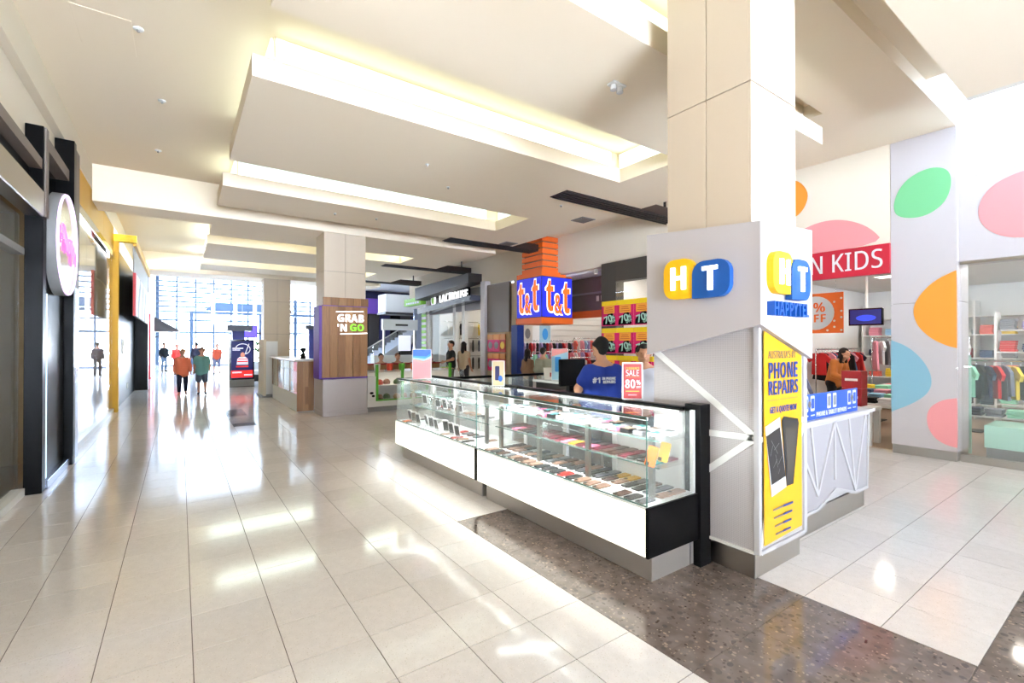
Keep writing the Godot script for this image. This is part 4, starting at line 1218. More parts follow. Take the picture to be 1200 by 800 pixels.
func poster_shop() -> void:
	# dark portal with a window full of sale posters
	var t := thing("dark_portal", "dark grey shop portal framing the window of sale posters", "shopfront", P(8.6, 0, 7.0))
	obj("post", G.new().box(8.55, 8.84, 0, 3.595, 7.75, 8.22, 0.004), "taupe_dark", t)
	obj("post", G.new().box(8.55, 8.84, 0, 3.595, 6.01, 6.3, 0.004), "taupe_dark", t)
	obj("lintel", G.new().box(8.55, 8.84, 3.12, 3.595, 6.3, 7.75), "taupe_dark", t)
	obj("inner_post", G.new().box(9.3, 9.5, 0.0, 3.495, 7.0, 7.25), "taupe_dark", t)
	obj("pane", G.new().box(8.553, 8.563, 0.05, 3.12, 6.3, 7.75), "glass_clear", t)
	for q in [[9.6, 7.4], [10.6, 6.2], [11.6, 7.3]]:
		ceiling_panel("small bright ceiling light in the sale poster shop", P(q[0], 3.49, q[1]), 0.25, 0.25, 2.4, "ceiling lights of the poster shop")
	for r in 3:
		for k in 4:
			var d := 7.94 - 0.5 * k
			var y := 2.05 - 0.66 * r
			var p := thing("sale_poster", "magenta 70% sale poster " + ["in the top row", "in the second row", "in the bottom row"][r] + ", " + ["next to the dark post", "second from the dark post", "third from the dark post", "fourth from the dark post"][k], "poster", P(8.52, y, d), "sale posters in the window")
			obj("sheet", G.new().box(8.53, 8.54, y, y + 0.6, d - 0.245, d + 0.245), "magenta", p)
			obj("top_band", G.new().box(8.525, 8.53, y + 0.49, y + 0.605, d - 0.2449, d + 0.2449), "poster_yellow", p)
			obj("orange_block", G.new().box(8.523, 8.53, y + 0.30, y + 0.485, d - 0.17, d + 0.17), "poster_orange", p)
			for s in 3:
				obj("fine_print", G.new().box(8.521, 8.523, y + 0.34 + 0.045 * s, y + 0.352 + 0.045 * s, d - 0.14 + 0.02 * s, d + 0.14 - 0.02 * s), "food_red", p)
			obj("black_burst", G.new().prism(pv([[-0.2, -0.13], [0.19, -0.13], [0.2, 0.06], [0.1, 0.155], [-0.02, 0.14], [-0.19, -0.02]]), P(8.521, y + 0.15, d), -DV, UV, 0.009), "black", p)
			var n := text("lettering", "70", P(8.519, y + 0.16, d + 0.03), 0.24, -DV, "mint", p, 0.004)
			n.transform.basis = n.transform.basis * Basis(Vector3(0, 0, 1), 0.28)
			n = text("lettering", "%", P(8.519, y + 0.205, d - 0.13), 0.13, -DV, "mint", p, 0.004)
			n.transform.basis = n.transform.basis * Basis(Vector3(0, 0, 1), 0.28)
			n = text("lettering", "OFF", P(8.519, y + 0.10, d - 0.12), 0.10, -DV, "mint", p, 0.004)
			n.transform.basis = n.transform.basis * Basis(Vector3(0, 0, 1), 0.28)

func toy_shop() -> void:
	# corner sign box with an orange slatted head
	var t := thing("corner_sign", "blue lit corner sign box reading t&t under an orange striped column", "sign", P(8.5, 2.2, 10.4))
	obj("box", G.new().box(8.0, 9.1, 2.34, 3.47, 9.89, 11.03, 0.004), "navy", t)
	obj("lit_face", G.new().box(7.985, 8.0, 2.36, 3.45, 9.905, 11.015), "sign_blue", t)
	obj("lit_face", G.new().box(8.01, 9.09, 2.36, 3.45, 9.875, 9.889), "sign_blue", t)
	obj("soffit_band", G.new().box(7.97, 9.12, 2.17, 2.34, 9.86, 11.05, 0.004), "orange", t)
	obj("top_band", G.new().box(7.99, 9.1, 3.471, 3.6, 9.88, 11.04, 0.004), "orange", t)
	for q in [[P(7.98, 2.90, 10.80), -DV, 0], [P(7.98, 2.95, 10.15), -DV, 0], [P(8.26, 2.93, 9.87), XV, 0], [P(8.86, 2.89, 9.87), XV, 0]]:
		text("letter_edge", "t", q[0], 1.36, q[1], "sign_white", t, 0.006, true, 0.72)
		var o: Vector3 = q[1].cross(UV) * 0.008
		text("letter", "t", q[0] + o, 1.24, q[1], "sign_orange", t, 0.008, true, 0.6)
	for q in [[P(7.98, 2.72, 10.48), -DV], [P(8.57, 2.70, 9.87), XV]]:
		text("letter_edge", "&", q[0], 0.86, q[1], "sign_white", t, 0.006, true, 0.62)
		text("letter", "&", q[0] + q[1].cross(UV) * 0.008, 0.74, q[1], "sign_orange", t, 0.008, true, 0.6)
	var c := thing("striped_column", "orange slatted column standing on top of the blue sign box", "column", P(8.5, 3.6, 10.4))
	obj("core", G.new().box(8.14, 8.86, 3.6, 4.6, 10.03, 10.85), "taupe", c)
	for k in 6:
		obj("slat", G.new().box(8.08, 8.92, 3.60 + 0.17 * k, 3.73 + 0.17 * k, 9.97, 10.9, 0.003), "orange", c)
	# recessed facade to the right of the sign
	var f := thing("recessed_facade", "mauve grey recessed shop facade with an orange band beside the sign box", "shopfront", P(9.6, 0, 8.9))
	obj("fascia", G.new().box(9.5, 9.6, 2.55, 3.495, 8.31, 10.7), "taupe", f)
	obj("band", G.new().box(9.42, 9.62, 2.36, 2.55, 8.31, 10.7), "orange", f)
	obj("beam", G.new().box(9.46, 9.5, 3.02, 3.07, 8.31, 10.6), "mid_grey", f)
	for k in 5:
		obj("fascia_mark", G.new().box(9.455, 9.46, 2.8, 2.95, 8.5 + 0.17 * k, 8.6 + 0.17 * k), "paper", f)
	var bp := thing("blue_post", "blue painted shop post under the corner sign", "post", P(8.12, 0, 11.2))
	obj("shaft", G.new().box(8.05, 8.3, 0.06, 2.17, 11.1, 11.4, 0.004), "print_blue", bp)
	obj("foot", G.new().box(8.03, 8.32, 0, 0.06, 11.08, 11.42, 0.004), "charcoal", bp)
	# interior
	for q in [[10.0, 9.0], [11.4, 9.0], [10.0, 10.6], [11.6, 10.8], [13.0, 9.6], [10.2, 12.0], [12.6, 12.0]]:
		ceiling_panel("white square ceiling light in the toy and clothes shop", P(q[0], 3.49, q[1]), 0.4, 0.4, 1.3, "ceiling lights of the toy shop")
	shelf_unit("white slatted wall shelving at the back of the toy shop", 13.9, 14.38, 8.4, 12.5, [0.4, 0.9, 1.4, 1.9, 2.4])
	struct("wall_toy_slats", slat_wall(), "white")
	var mixes := [["red and dark", [0, 6, 1, 0, 3]], ["pink and white", [4, 3, 4, 9, 0]], ["mint and lilac", [8, 8, 9, 4, 9]], ["coral and pale", [10, 3, 4, 11, 9]], ["lilac and navy", [9, 1, 0, 4, 6]]]
	var spots := [[9.05, 9.9, 11.1, 1.22], [9.2, 10.9, 11.6, 1.42], [9.0, 11.6, 10.3, 1.36], [10.75, 11.6, 13.2, 1.80], [9.05, 12.2, 13.0, 1.72]]
	for r in 5:
		var q: Array = spots[r]
		rack("chrome clothes rail in the toy shop hung with " + mixes[r][0] + " garments", P(q[0], 0, q[1]), P(q[2], 0, q[1]), q[3])
		for k in (16 if r < 4 else 28):
			var ci: int = mixes[r][1][k % 5]
			garment("%s garment on the toy shop rail of %s garments" % [cloth[ci][0], mixes[r][0]], "garments in the toy shop", P(lerpf(q[0] + 0.07, q[2] - 0.07, k / (15.0 if r < 4 else 27.0)), q[3] - 0.085, q[1]), 1.15, k % 3, ci, 0.85)
	# soft toys on shelves along the back
	var toy := thing("soft_toy", "white soft toy bear sitting on the toy shop shelving", "soft toy", Vector3.ZERO, "soft toys on the shelving")
	obj("body", G.new().sdf([[Vector3(0, 0.1, 0), Vector3(0, 0.14, 0), 0.09, 0.08], [Vector3(0, 0.28, 0.01), Vector3(0, 0.29, 0.01), 0.08, 0.08], [Vector3(-0.06, 0.35, 0), Vector3(-0.06, 0.355, 0), 0.03, 0.03], [Vector3(0.06, 0.35, 0), Vector3(0.06, 0.355, 0), 0.03, 0.03], [Vector3(-0.08, 0.18, 0.02), Vector3(-0.13, 0.09, 0.06), 0.035, 0.03], [Vector3(0.08, 0.18, 0.02), Vector3(0.13, 0.09, 0.06), 0.035, 0.03], [Vector3(-0.05, 0.05, 0.05), Vector3(-0.08, 0.045, 0.17), 0.045, 0.035], [Vector3(0.05, 0.05, 0.05), Vector3(0.08, 0.045, 0.17), 0.045, 0.035], [Vector3(0, 0.265, 0.07), Vector3(0, 0.265, 0.085), 0.035, 0.03]], 0.02, 0.02), "cloth_white", toy)
	obj("nose", G.new().sdf([[Vector3(0, 0.27, 0.115), Vector3(0, 0.272, 0.117), 0.014, 0.014]], 0.008, 0.005), "black", toy)
	var first := true
	for r in 4:
		for k in 9:
			var at := P(14.1, [0.4, 0.9, 1.4, 1.9][r] + 0.021, 8.66 + 0.45 * k if k < 4 else 10.72 + 0.36 * (k - 4))
			if first:
				toy.position = at
				toy.rotation.y = -PI / 2
				first = false
			else:
				var ci := (k * 5 + r * 3) % 12
				var o := copy(toy, at, -PI / 2, "%s soft toy bear sitting on the toy shop shelving" % cloth[ci][0])
				(o.get_child(0) as MeshInstance3D).material_override = M[cloth[ci][1]]
	# hanging banner cards in the entrance
	for q in [[8.7, 10.6, 1.9, "art_sky", "pale blue printed card hanging in the toy shop entrance"], [9.9, 8.75, 1.9, "paper", "white printed card hanging by the orange band"], [9.2, 12.1, 1.95, "paper", "white printed card hanging beside the blue post"]]:
		var b := thing("hanging_card", q[4], "sign", P(q[0], q[2] - 0.25, q[1]))
		obj("card", G.new().box(q[0] - 0.2, q[0] + 0.2, q[2] - 0.25, q[2] + 0.25, q[1], q[1] + 0.01), q[3], b)
		obj("printed_shape", G.new().prism(oval(0.11, 0.17, 12), P(q[0], q[2], q[1] - 0.001), XV, UV, 0.004), "mid_grey" if q[3] == "paper" else "art_blue", b)
		obj("wire", G.new().tube([P(q[0], q[2] + 0.25, q[1]), P(q[0], 3.5 if q[0] > 8.85 else 2.165, q[1])], 0.004, 5), "chrome", b)
	# brown panel and pillars left of the toy shop, with posters below
	var pn := thing("brown_panel", "tall brown metallic wall panel left of the toy shop entrance", "panel", P(8.55, 0, 12.7))
	obj("panel", G.new().box(8.50, 8.6, 2.0, 3.6, 12.15, 13.45, 0.004), "taupe", pn)
	obj("lower_panel", G.new().box(8.52, 8.6, 0.0, 2.0, 12.15, 13.45), "sand", pn)
	obj("edge_post", G.new().box(8.42, 8.64, 0.0, 3.75, 13.46, 13.75, 0.004), "pillar_white", pn)
	obj("return", G.new().box(8.6, 8.85, 0.0, 3.545, 11.95, 12.149), "cream", pn)
	for r in 2:
		for k in 3:
			var d := 13.2 - 0.36 * k
			var y := 1.35 - 0.62 * r
			var p := thing("window_poster", ["magenta and orange poster with a grey oval beside the white post", "magenta poster with a grey oval in the middle of its row", "red poster with a yellow oval nearest the toy shop"][k] + ["", ", lower row"][r], "poster", P(8.45, y, d), "posters by the toy shop")
			obj("sheet", G.new().box(8.47, 8.48, y, y + 0.58, d - 0.17, d + 0.17), "magenta" if k < 2 else "food_red", p)
			obj("top_band", G.new().box(8.462, 8.47, y + 0.4, y + 0.58, d - 0.169, d + 0.169), "orange_vinyl", p)
			obj("printed_oval", G.new().prism(oval(0.12, 0.12, 12), P(8.468, y + 0.22, d), DV, UV, 0.006), "mid_grey" if k < 2 else "yellow", p)
	# small spotlights with their glare
	for q in [P(8.75, 3.428, 8.6)]:
		var sp := thing("spotlight", "small bright spotlight under the bulkhead beside the dark portal", "light", q)
		obj("can", G.new().lathe([[0, 0.12], [0.05, 0.12], [0.055, 0.0], [0.045, 0.0], [0.04, 0.02]], q, 12), "white", sp)
		obj("lens", G.new().lathe([[0.0, 0.01], [0.045, 0.01]], q, 12), "shop_light", sp)

func slat_wall() -> G:
	var g := G.new()
	for k in 14:
		g.box(9.0, 13.85, 0.5 + 0.2 * k, 0.685 + 0.2 * k, 12.52, 12.6)
	return g

func sign_shop() -> void:
	# blade canopy of two dark slabs with the name between them
	var t := thing("blade_canopy", "dark blade canopy with white lettering between its two slabs", "sign", P(8.4, 2.8, 16.0))
	obj("upper_slab", G.new().prism(pv([[13.95, 3.72], [13.95, 4.05], [18.4, 3.95], [18.4, 3.45]]), P(8.6, 0, 0), DV, UV, 0.55), "charcoal", t)
	obj("lower_slab", G.new().prism(pv([[13.95, 3.12], [13.95, 3.30], [18.4, 3.10], [18.4, 2.86]]), P(8.6, 0, 0), DV, UV, 0.45), "slate", t)
	obj("back_plate", G.new().box(8.5, 8.6, 3.2, 3.8, 14.75, 17.2), "black", t)
	text("lettering", "LACHOUSE", P(8.47, 3.42, 15.85), 0.46, -DV, "sign_white", t, 0.04, true, 0.98)
	obj("emblem", G.new().prism(oval(0.2, 0.24, 16), P(8.44, 3.38, 17.5), -DV, UV, 0.04), "sign_white", t)
	obj("emblem_mark", G.new().prism(oval(0.1, 0.14, 12), P(8.41, 3.38, 17.5), -DV, UV, 0.03), "lime", t)
	var f := thing("sport_shopfront", "pale shopfront piers and glazing under the dark blade canopy", "shopfront", P(8.7, 0, 16.2))
	for d in [13.76, 15.3, 16.0, 18.3]:
		obj("pier", G.new().box(8.66, 8.84, 0, 3.645, d, d + 0.2, 0.003), "white", f)
	obj("header", G.new().box(8.68, 8.84, 2.85, 3.645, 13.96, 18.3), "mid_grey", f)
	obj("pane", G.new().box(8.74, 8.75, 0.1, 2.85, 16.2, 18.3), "glass", f)
	for q in [[9.6, 14.6], [11.4, 14.6], [9.6, 16.6], [11.6, 17.0], [13.2, 15.4]]:
		ceiling_panel("white square ceiling light in the sports shop", P(q[0], 3.49, q[1]), 0.45, 0.45, 1.5, "ceiling lights of the sports shop")
	for r in 3:
		var y: float = [2.55, 1.85, 1.10][r]
		var t2 := thing("wall_rail", "wall rail of sports clothes, " + ["highest of three", "middle of three", "lowest of three"][r], "clothes rail", P(10.3, y, 17.6), "wall rails of the sports shop")
		obj("rail", G.new().tube([P(9.0, y, 17.6), P(12.4, y, 17.6)], 0.015, 6), "chrome", t2)
		obj("bracket", G.new().box(9.1, 9.14, y - 0.02, y + 0.02, 17.6, 17.795).box(12.2, 12.24, y - 0.02, y + 0.02, 17.6, 17.795), "chrome", t2)
		for k in 11:
			var ci: int = [[3, 5, 6, 3], [6, 1, 3, 10], [6, 6, 1, 2]][r][k % 4]
			garment("%s sports top hanging on the %s wall rail" % [cloth[ci][0], ["highest", "middle", "lowest"][r]], "sports tops on wall rails", P(9.2 + 0.3 * k, y - 0.085, 17.6), 0.95, [0, 2, 0][k % 3], ci, 0.95)
	struct("wall_sport", G.new().box(8.9, 12.6, 0, 3.5, 17.8, 17.9), "white")
	# green and white striped end wall of the next shop
	var g := thing("striped_pier", "green and white striped pier past the sports shop", "pier", P(8.7, 0, 18.7))
	obj("core", G.new().box(8.6, 8.85, 0, 3.3, 18.51, 18.95), "white", g)
	for k in 13:
		obj("green_stripe", G.new().box(8.59, 8.60, 0.2 + 0.235 * k, 0.32 + 0.235 * k, 18.505, 18.951), "lime", g)
	var gs := thing("green_fascia", "green fascia board past the dark blade canopy", "sign", P(8.5, 3.3, 19.3))
	obj("board", G.new().box(8.35, 8.6, 3.32, 3.62, 18.5, 20.3, 0.004), "lime", gs)
	for k in 6:
		obj("fascia_mark", G.new().box(8.34, 8.35, 3.37, 3.45, 18.7 + 0.24 * k, 18.86 + 0.24 * k), "print_white", gs)

# ---------------------------------------------------------------- food stand, food court, left side, far end

func grab_stand() -> void:
	panel_column("panelled_column", "cream panelled column with wood cladding and a lit sign", 2.62, 3.55, 10.95, 11.7, 4.13, [2.0, 3.25], 0.5)
	var t := thing("sign_cladding", "wood board cladding with purple edge and lit GRAB 'N GO lettering", "sign", P(3.05, 0, 10.9))
	obj("base", G.new().box(2.58, 3.58, 0.0, 0.10, 10.86, 11.72, 0.003), "pillar_white", t)
	obj("base_panel", G.new().box(2.585, 3.575, 0.1, 0.82, 10.89, 11.71, 0.003), "pillar_white", t)
	var k := 0
	for x in [2.56, 2.73, 2.90, 3.065, 3.235, 3.405]:
		obj("board", G.new().box(x, x + 0.166, 0.86, 2.46, 10.87, 10.92, 0.002), "wood_%d" % (k % 4), t)
		obj("board", G.new().box(x + 0.03, x + 0.194, 2.47, 2.66, 10.895, 10.945, 0.002), "wood_%d" % ((k + 1) % 4), t)
		k += 1
	obj("purple_edge", G.new().box(2.50, 2.559, 0.83, 2.46, 10.87, 11.4, 0.003), "purple", t)
	obj("purple_edge", G.new().box(2.56, 3.575, 0.825, 0.859, 10.87, 11.4, 0.003), "purple", t)
	obj("purple_edge", G.new().box(2.56, 3.575, 2.455, 2.475, 10.872, 10.9), "purple", t)
	var f := 10.86
	text("lettering", "GRAB", P(3.185, 2.195, f), 0.235, XV, "letter_white", t, 0.02, true, 0.98)
	text("lettering", "'N", P(2.99, 1.975, f), 0.225, XV, "letter_white", t, 0.02, true, 0.98)
	text("lettering", "GO", P(3.325, 1.985, f), 0.225, XV, "letter_green", t, 0.02, true, 1.02)
	obj("lit_bar", G.new().bar(P(2.86, 2.335, f), P(3.47, 2.36, f), 0.024, 0.02, DV), "letter_white", t)
	obj("lit_bar", G.new().bar(P(2.95, 1.835, f), P(3.56, 1.86, f), 0.024, 0.02, DV), "letter_white", t)
	# serving counter on the concourse side: wood end, glazed front, white top
	var c := thing("serving_counter", "wood ended serving counter with glazed front and white top beside the column", "counter", P(2.45, 0, 13.2))
	for j in 3:
		obj("end_board", G.new().box(2.25 + 0.125 * j, 2.374 + 0.125 * j, 0.02, 1.2, 11.9, 11.95, 0.002), "wood_%d" % ((j * 3) % 4), c)
	obj("vent_grille", G.new().box(2.42, 2.50, 0.18, 0.6, 11.885, 11.9), "wood_2", c)
	obj("base_panel", G.new().box(2.27, 2.62, 0, 0.42, 11.951, 15.6), "white", c)
	for j in 4:
		obj("front_pane", G.new().box(2.255, 2.268, 0.42, 1.18, 11.96 + 0.9 * j, 12.84 + 0.9 * j), "glass", c)
		obj("mullion", G.new().box(2.25, 2.28, 0.42, 1.2, 12.84 + 0.9 * j, 12.86 + 0.9 * j), "wood_1", c)
	obj("inner_back", G.new().box(2.5, 2.6, 0.42, 1.19, 11.951, 15.6), "taupe_dark", c)
	obj("top", G.new().box(2.2, 2.66, 1.2, 1.25, 11.86, 15.62, 0.004), "white_gloss", c)
	for j in 3:
		var x := 2.36
		tag(obj("drink_bottle", G.new().lathe([[0, 0], [0.035, 0.0], [0.035, 0.14], [0.015, 0.2], [0.015, 0.23], [0, 0.23]], P(x, 0.4205, 12.2 + 0.5 * j), 10), ["food_red", "green", "art_blue"][j]), ["red", "green", "blue"][j] + " drink bottle behind the glazed counter front", "bottle")
	# grinder on top
	var gr := thing("black_grinder", "small black coffee grinder on the white counter top", "grinder", P(2.52, 1.25, 12.6))
	obj("body", G.new().lathe([[0, 0], [0.07, 0], [0.06, 0.12], [0.03, 0.14], [0.07, 0.2], [0.06, 0.26], [0, 0.27]], P(2.52, 1.2505, 12.6), 12), "black", gr)
	obj("spout", G.new().tube([P(2.52, 1.36, 12.6), P(2.42, 1.32, 12.5)], 0.02, 6), "black", gr)
	# pale board standing further along
	var pb := thing("pale_partition", "pale upright partition board at the end of the serving counter", "partition", P(2.3, 0, 16.4))
	obj("board", G.new().box(2.05, 2.12, 0.05, 1.75, 15.8, 16.9, 0.004), "cream", pb)
	obj("board", G.new().box(2.13, 2.5, 0.05, 1.7, 16.2, 16.28, 0.004), "white", pb)
	obj("foot", G.new().box(2.0, 2.5, 0, 0.05, 15.78, 16.92), "mid_grey", pb)
	# food display to the right of the column
	var d := thing("food_display", "white food display case with green posts right of the wood clad column", "display case", P(4.5, 0, 11.3))
	obj("plinth", G.new().box(3.6, 6.2, 0.0, 0.12, 10.98, 11.7), "mid_grey", d)
	obj("body", G.new().box(3.6, 6.2, 0.12, 0.26, 10.95, 11.75, 0.003), "white", d)
	obj("end_body", G.new().box(3.6, 3.80, 0.26, 0.84, 10.95, 11.75), "white", d)
	obj("rear", G.new().box(3.80, 6.2, 0.26, 0.95, 11.68, 11.75), "white", d)
	obj("end_mark", G.new().prism(oval(0.05, 0.03, 10), P(3.70, 0.45, 10.948), XV, UV, 0.004).prism(oval(0.04, 0.03, 10), P(3.74, 0.38, 10.948), XV, UV, 0.004), "black", d)
	obj("shelf", G.new().box(3.80, 6.2, 0.60, 0.62, 11.0, 11.67), "white", d)
	obj("top_shelf", G.new().box(3.7, 6.2, 0.93, 0.96, 10.98, 11.7), "glass", d)
	for x in [3.80, 4.44, 5.1, 5.75]:
		obj("green_post", G.new().box(x, x + 0.06, 0.26, 1.12, 10.945, 11.0), "green", d)
	obj("green_frame", G.new().box(3.8, 6.2, 0.255, 0.285, 10.94, 10.96), "green", d)
	obj("front_glass", G.new().box(3.87, 6.2, 0.29, 0.93, 10.96, 10.968), "glass_clear", d)
	area("display_light", P(5.0, 0.91, 11.3), Vector3.DOWN, 2.2, 0.2, 0.5, Color(1, 0.97, 0.9))
	for r in 2:
		for j in 9:
			var at := P(3.98 + 0.22 * j, [0.2605, 0.6205][r], 11.2 + 0.12 * (j % 2))
			var m: String = ["food_brown", "food_red", "food_tan", "leaf"][(j * 3 + r) % 4]
			tag(obj("food_tray", G.new().lathe([[0, 0], [0.08, 0.0], [0.095, 0.05], [0.07, 0.10], [0.03, 0.125], [0, 0.13]], at, 10), m), {"food_brown": "brown", "food_red": "red", "food_tan": "golden", "leaf": "green"}[m] + " wrapped food portion on the " + ["bottom", "upper"][r] + " shelf of the food display", "food", "food portions in the display")
	for j in 5:
		var at := P(3.95 + 0.32 * j, 0.9605, 11.3)
		tag(obj("tub", G.new().lathe([[0, 0], [0.07, 0], [0.085, 0.16], [0, 0.165]], at, 10), ["paper", "food_red", "green", "orange", "paper"][j]), ["white", "red", "green", "orange", "cream"][j] + " tub standing on top of the food display", "tub", "tubs on the food display")
	panel_column("panelled_column", "cream panelled column standing near the glazed end wall", 2.62, 3.55, 20.1, 20.85, 4.13, [2.0, 3.25], 0.5)

func food_court() -> void:
	# low wood partition in front of the diners
	var w := thing("dining_partition", "low wood panelled partition in front of the diners", "partition", P(5.4, 0, 14.0))
	for k in 6:
		obj("board", G.new().box(4.3 + 0.45 * k, 4.745 + 0.45 * k, 0.05, 0.98, 14.0, 14.06, 0.003), "wood_%d" % (k % 4), w)
	obj("cap", G.new().box(4.28, 7.02, 0.98, 1.02, 13.97, 14.09), "deep_red", w)
	obj("foot", G.new().box(4.3, 7.0, 0, 0.05, 14.01, 14.05), "charcoal", w)
	# staircase seen from the side, rising to the right, with a glazed balustrade
	var s := thing("staircase", "grey staircase with glass balustrade rising behind the food court", "stairs", P(10, 0, 27))
	for k in 24:
		obj("step", G.new().box(8.6 + 0.28 * k, 8.88 + 0.28 * k, 0.17 * k, 0.17 * (k + 1), 27.0, 30.0), "concrete", s)
	obj("stringer", G.new().prism(pv([[8.3, 0], [8.9, 0], [15.4, 3.95], [15.4, 4.4], [14.8, 4.25]]), P(0, 0, 26.9), XV, UV, 0.08), "mid_grey", s)
	for k in 9:
		var x := 8.4 + 0.75 * k
		obj("balustrade_pane", G.new().prism(pv([[x, 0.607 * (x - 8.5) + 0.1], [x + 0.7, 0.607 * (x - 7.8) + 0.1], [x + 0.7, 0.607 * (x - 7.8) + 1.1], [x, 0.607 * (x - 8.5) + 1.1]]), P(0, 0, 26.85), XV, UV, 0.012), "glass", s)
	obj("handrail", G.new().tube([P(8.3, 1.05, 26.84), P(15.2, 5.1, 26.84)], 0.03, 8), "steel", s)
	struct("wall_navy", G.new().box(7.6, 20, 0, 5.2, 31.5, 31.7), "navy")
	var d := thing("dark_screen_wall", "dark full height screen panels with a purple head behind the stairs", "screen", P(10, 0, 30.8))
	for k in 7:
		obj("dark_panel", G.new().box(7.9 + 0.75 * k, 8.6 + 0.75 * k, 0, 4.5, 30.7, 30.8), ["black", "navy", "black", "charcoal", "navy", "black", "charcoal"][k], d)
	obj("purple_head", G.new().box(9.6, 13.0, 3.6, 4.6, 30.4, 30.65), "purple", d)
	var b := thing("white_bulkhead", "white bulkhead canopy over the food court counters", "bulkhead", P(9.6, 3.1, 23))
	obj("box", G.new().box(8.3, 11.5, 3.2, 4.1, 22.5, 23.6, 0.004), "white", b)
	obj("edge", G.new().box(8.25, 11.5, 3.1, 3.2, 22.45, 23.6), "charcoal", b)
	var v := thing("silver_vestibule", "pale silver panelled vestibule beside the striped pier", "vestibule", P(9.9, 0, 21.5))
	for k in 3:
		obj("panel", G.new().box(9.15 + 0.55 * k, 9.68 + 0.55 * k, 0.0, 3.3, 21.0, 21.1, 0.004), "steel_blue", v)
	obj("notice", G.new().prism(oval(0.12, 0.14, 14), P(10.1, 2.3, 20.995), XV, UV, 0.01), "charcoal", v)
	var sc := thing("white_kiosk", "white food court kiosk with a lit header", "kiosk", P(8.4, 0, 20.5))
	obj("counter", G.new().box(7.0, 9.4, 0, 1.1, 20.4, 20.9, 0.004), "white", sc)
	obj("header", G.new().box(7.5, 9.2, 2.25, 2.75, 20.7, 20.9, 0.004), "white_gloss", sc)
	obj("header_print", G.new().box(8.1, 8.7, 2.45, 2.53, 20.69, 20.70), "charcoal", sc)
	obj("post", G.new().box(7.55, 7.62, 1.1, 2.25, 20.75, 20.85).box(9.05, 9.12, 1.1, 2.25, 20.75, 20.85), "steel", sc)
	obj("lit_panel", G.new().box(8.3, 8.9, 1.3, 2.0, 20.84, 20.86), "screen_white", sc)
	for q in [[9, 24.5], [12, 24.5], [9, 28.5], [13, 29], [17, 26], [10, 34], [16, 36]]:
		ceiling_panel("square ceiling light of the food court", P(q[0], 5.19, q[1]), 0.6, 0.6, 5.0, "ceiling lights of the food court")
	# seats for the diners
	for k in 4:
		var at := P(5.5 + 0.62 * k, 0, 15.35 + 0.1 * (k % 2))
		var c := thing("dining_chair", "white cafe chair under a diner behind the wood partition", "chair", at, "cafe chairs")
		obj("seat", G.new().aabb(at + Vector3(-0.2, 0.32, -0.2), at + Vector3(0.2, 0.35, 0.2), 0.005), "white", c)
		obj("backrest", G.new().aabb(at + Vector3(-0.2, 0.55, -0.22), at + Vector3(0.2, 0.85, -0.2), 0.005), "white", c)
		for sx in [-1, 1]:
			obj("leg", G.new().aabb(at + Vector3(sx * 0.18 - 0.015, 0, 0.15), at + Vector3(sx * 0.18 + 0.015, 0.32, 0.18)), "steel", c)
			obj("leg", G.new().aabb(at + Vector3(sx * 0.18 - 0.015, 0, -0.22), at + Vector3(sx * 0.18 + 0.015, 0.85, -0.19)), "steel", c)
	var tb := thing("dining_table", "long white table between the diners and the partition", "table", P(6.4, 0, 14.7))
	obj("top", G.new().box(5.0, 7.6, 0.72, 0.75, 14.35, 14.80, 0.004), "white_gloss", tb)
	for x in [5.3, 7.3]:
		obj("pedestal", G.new().box(x - 0.04, x + 0.04, 0, 0.72, 14.66, 14.74), "steel", tb)
	tag(obj("yellow_ball", G.new().lathe([[0, 0], [0.08, 0.03], [0.12, 0.11], [0.12, 0.16], [0.08, 0.23], [0, 0.26]], P(6.05, 0.7515, 14.55), 14), "yellow"), "yellow paper lantern standing on the diners' table", "lantern")

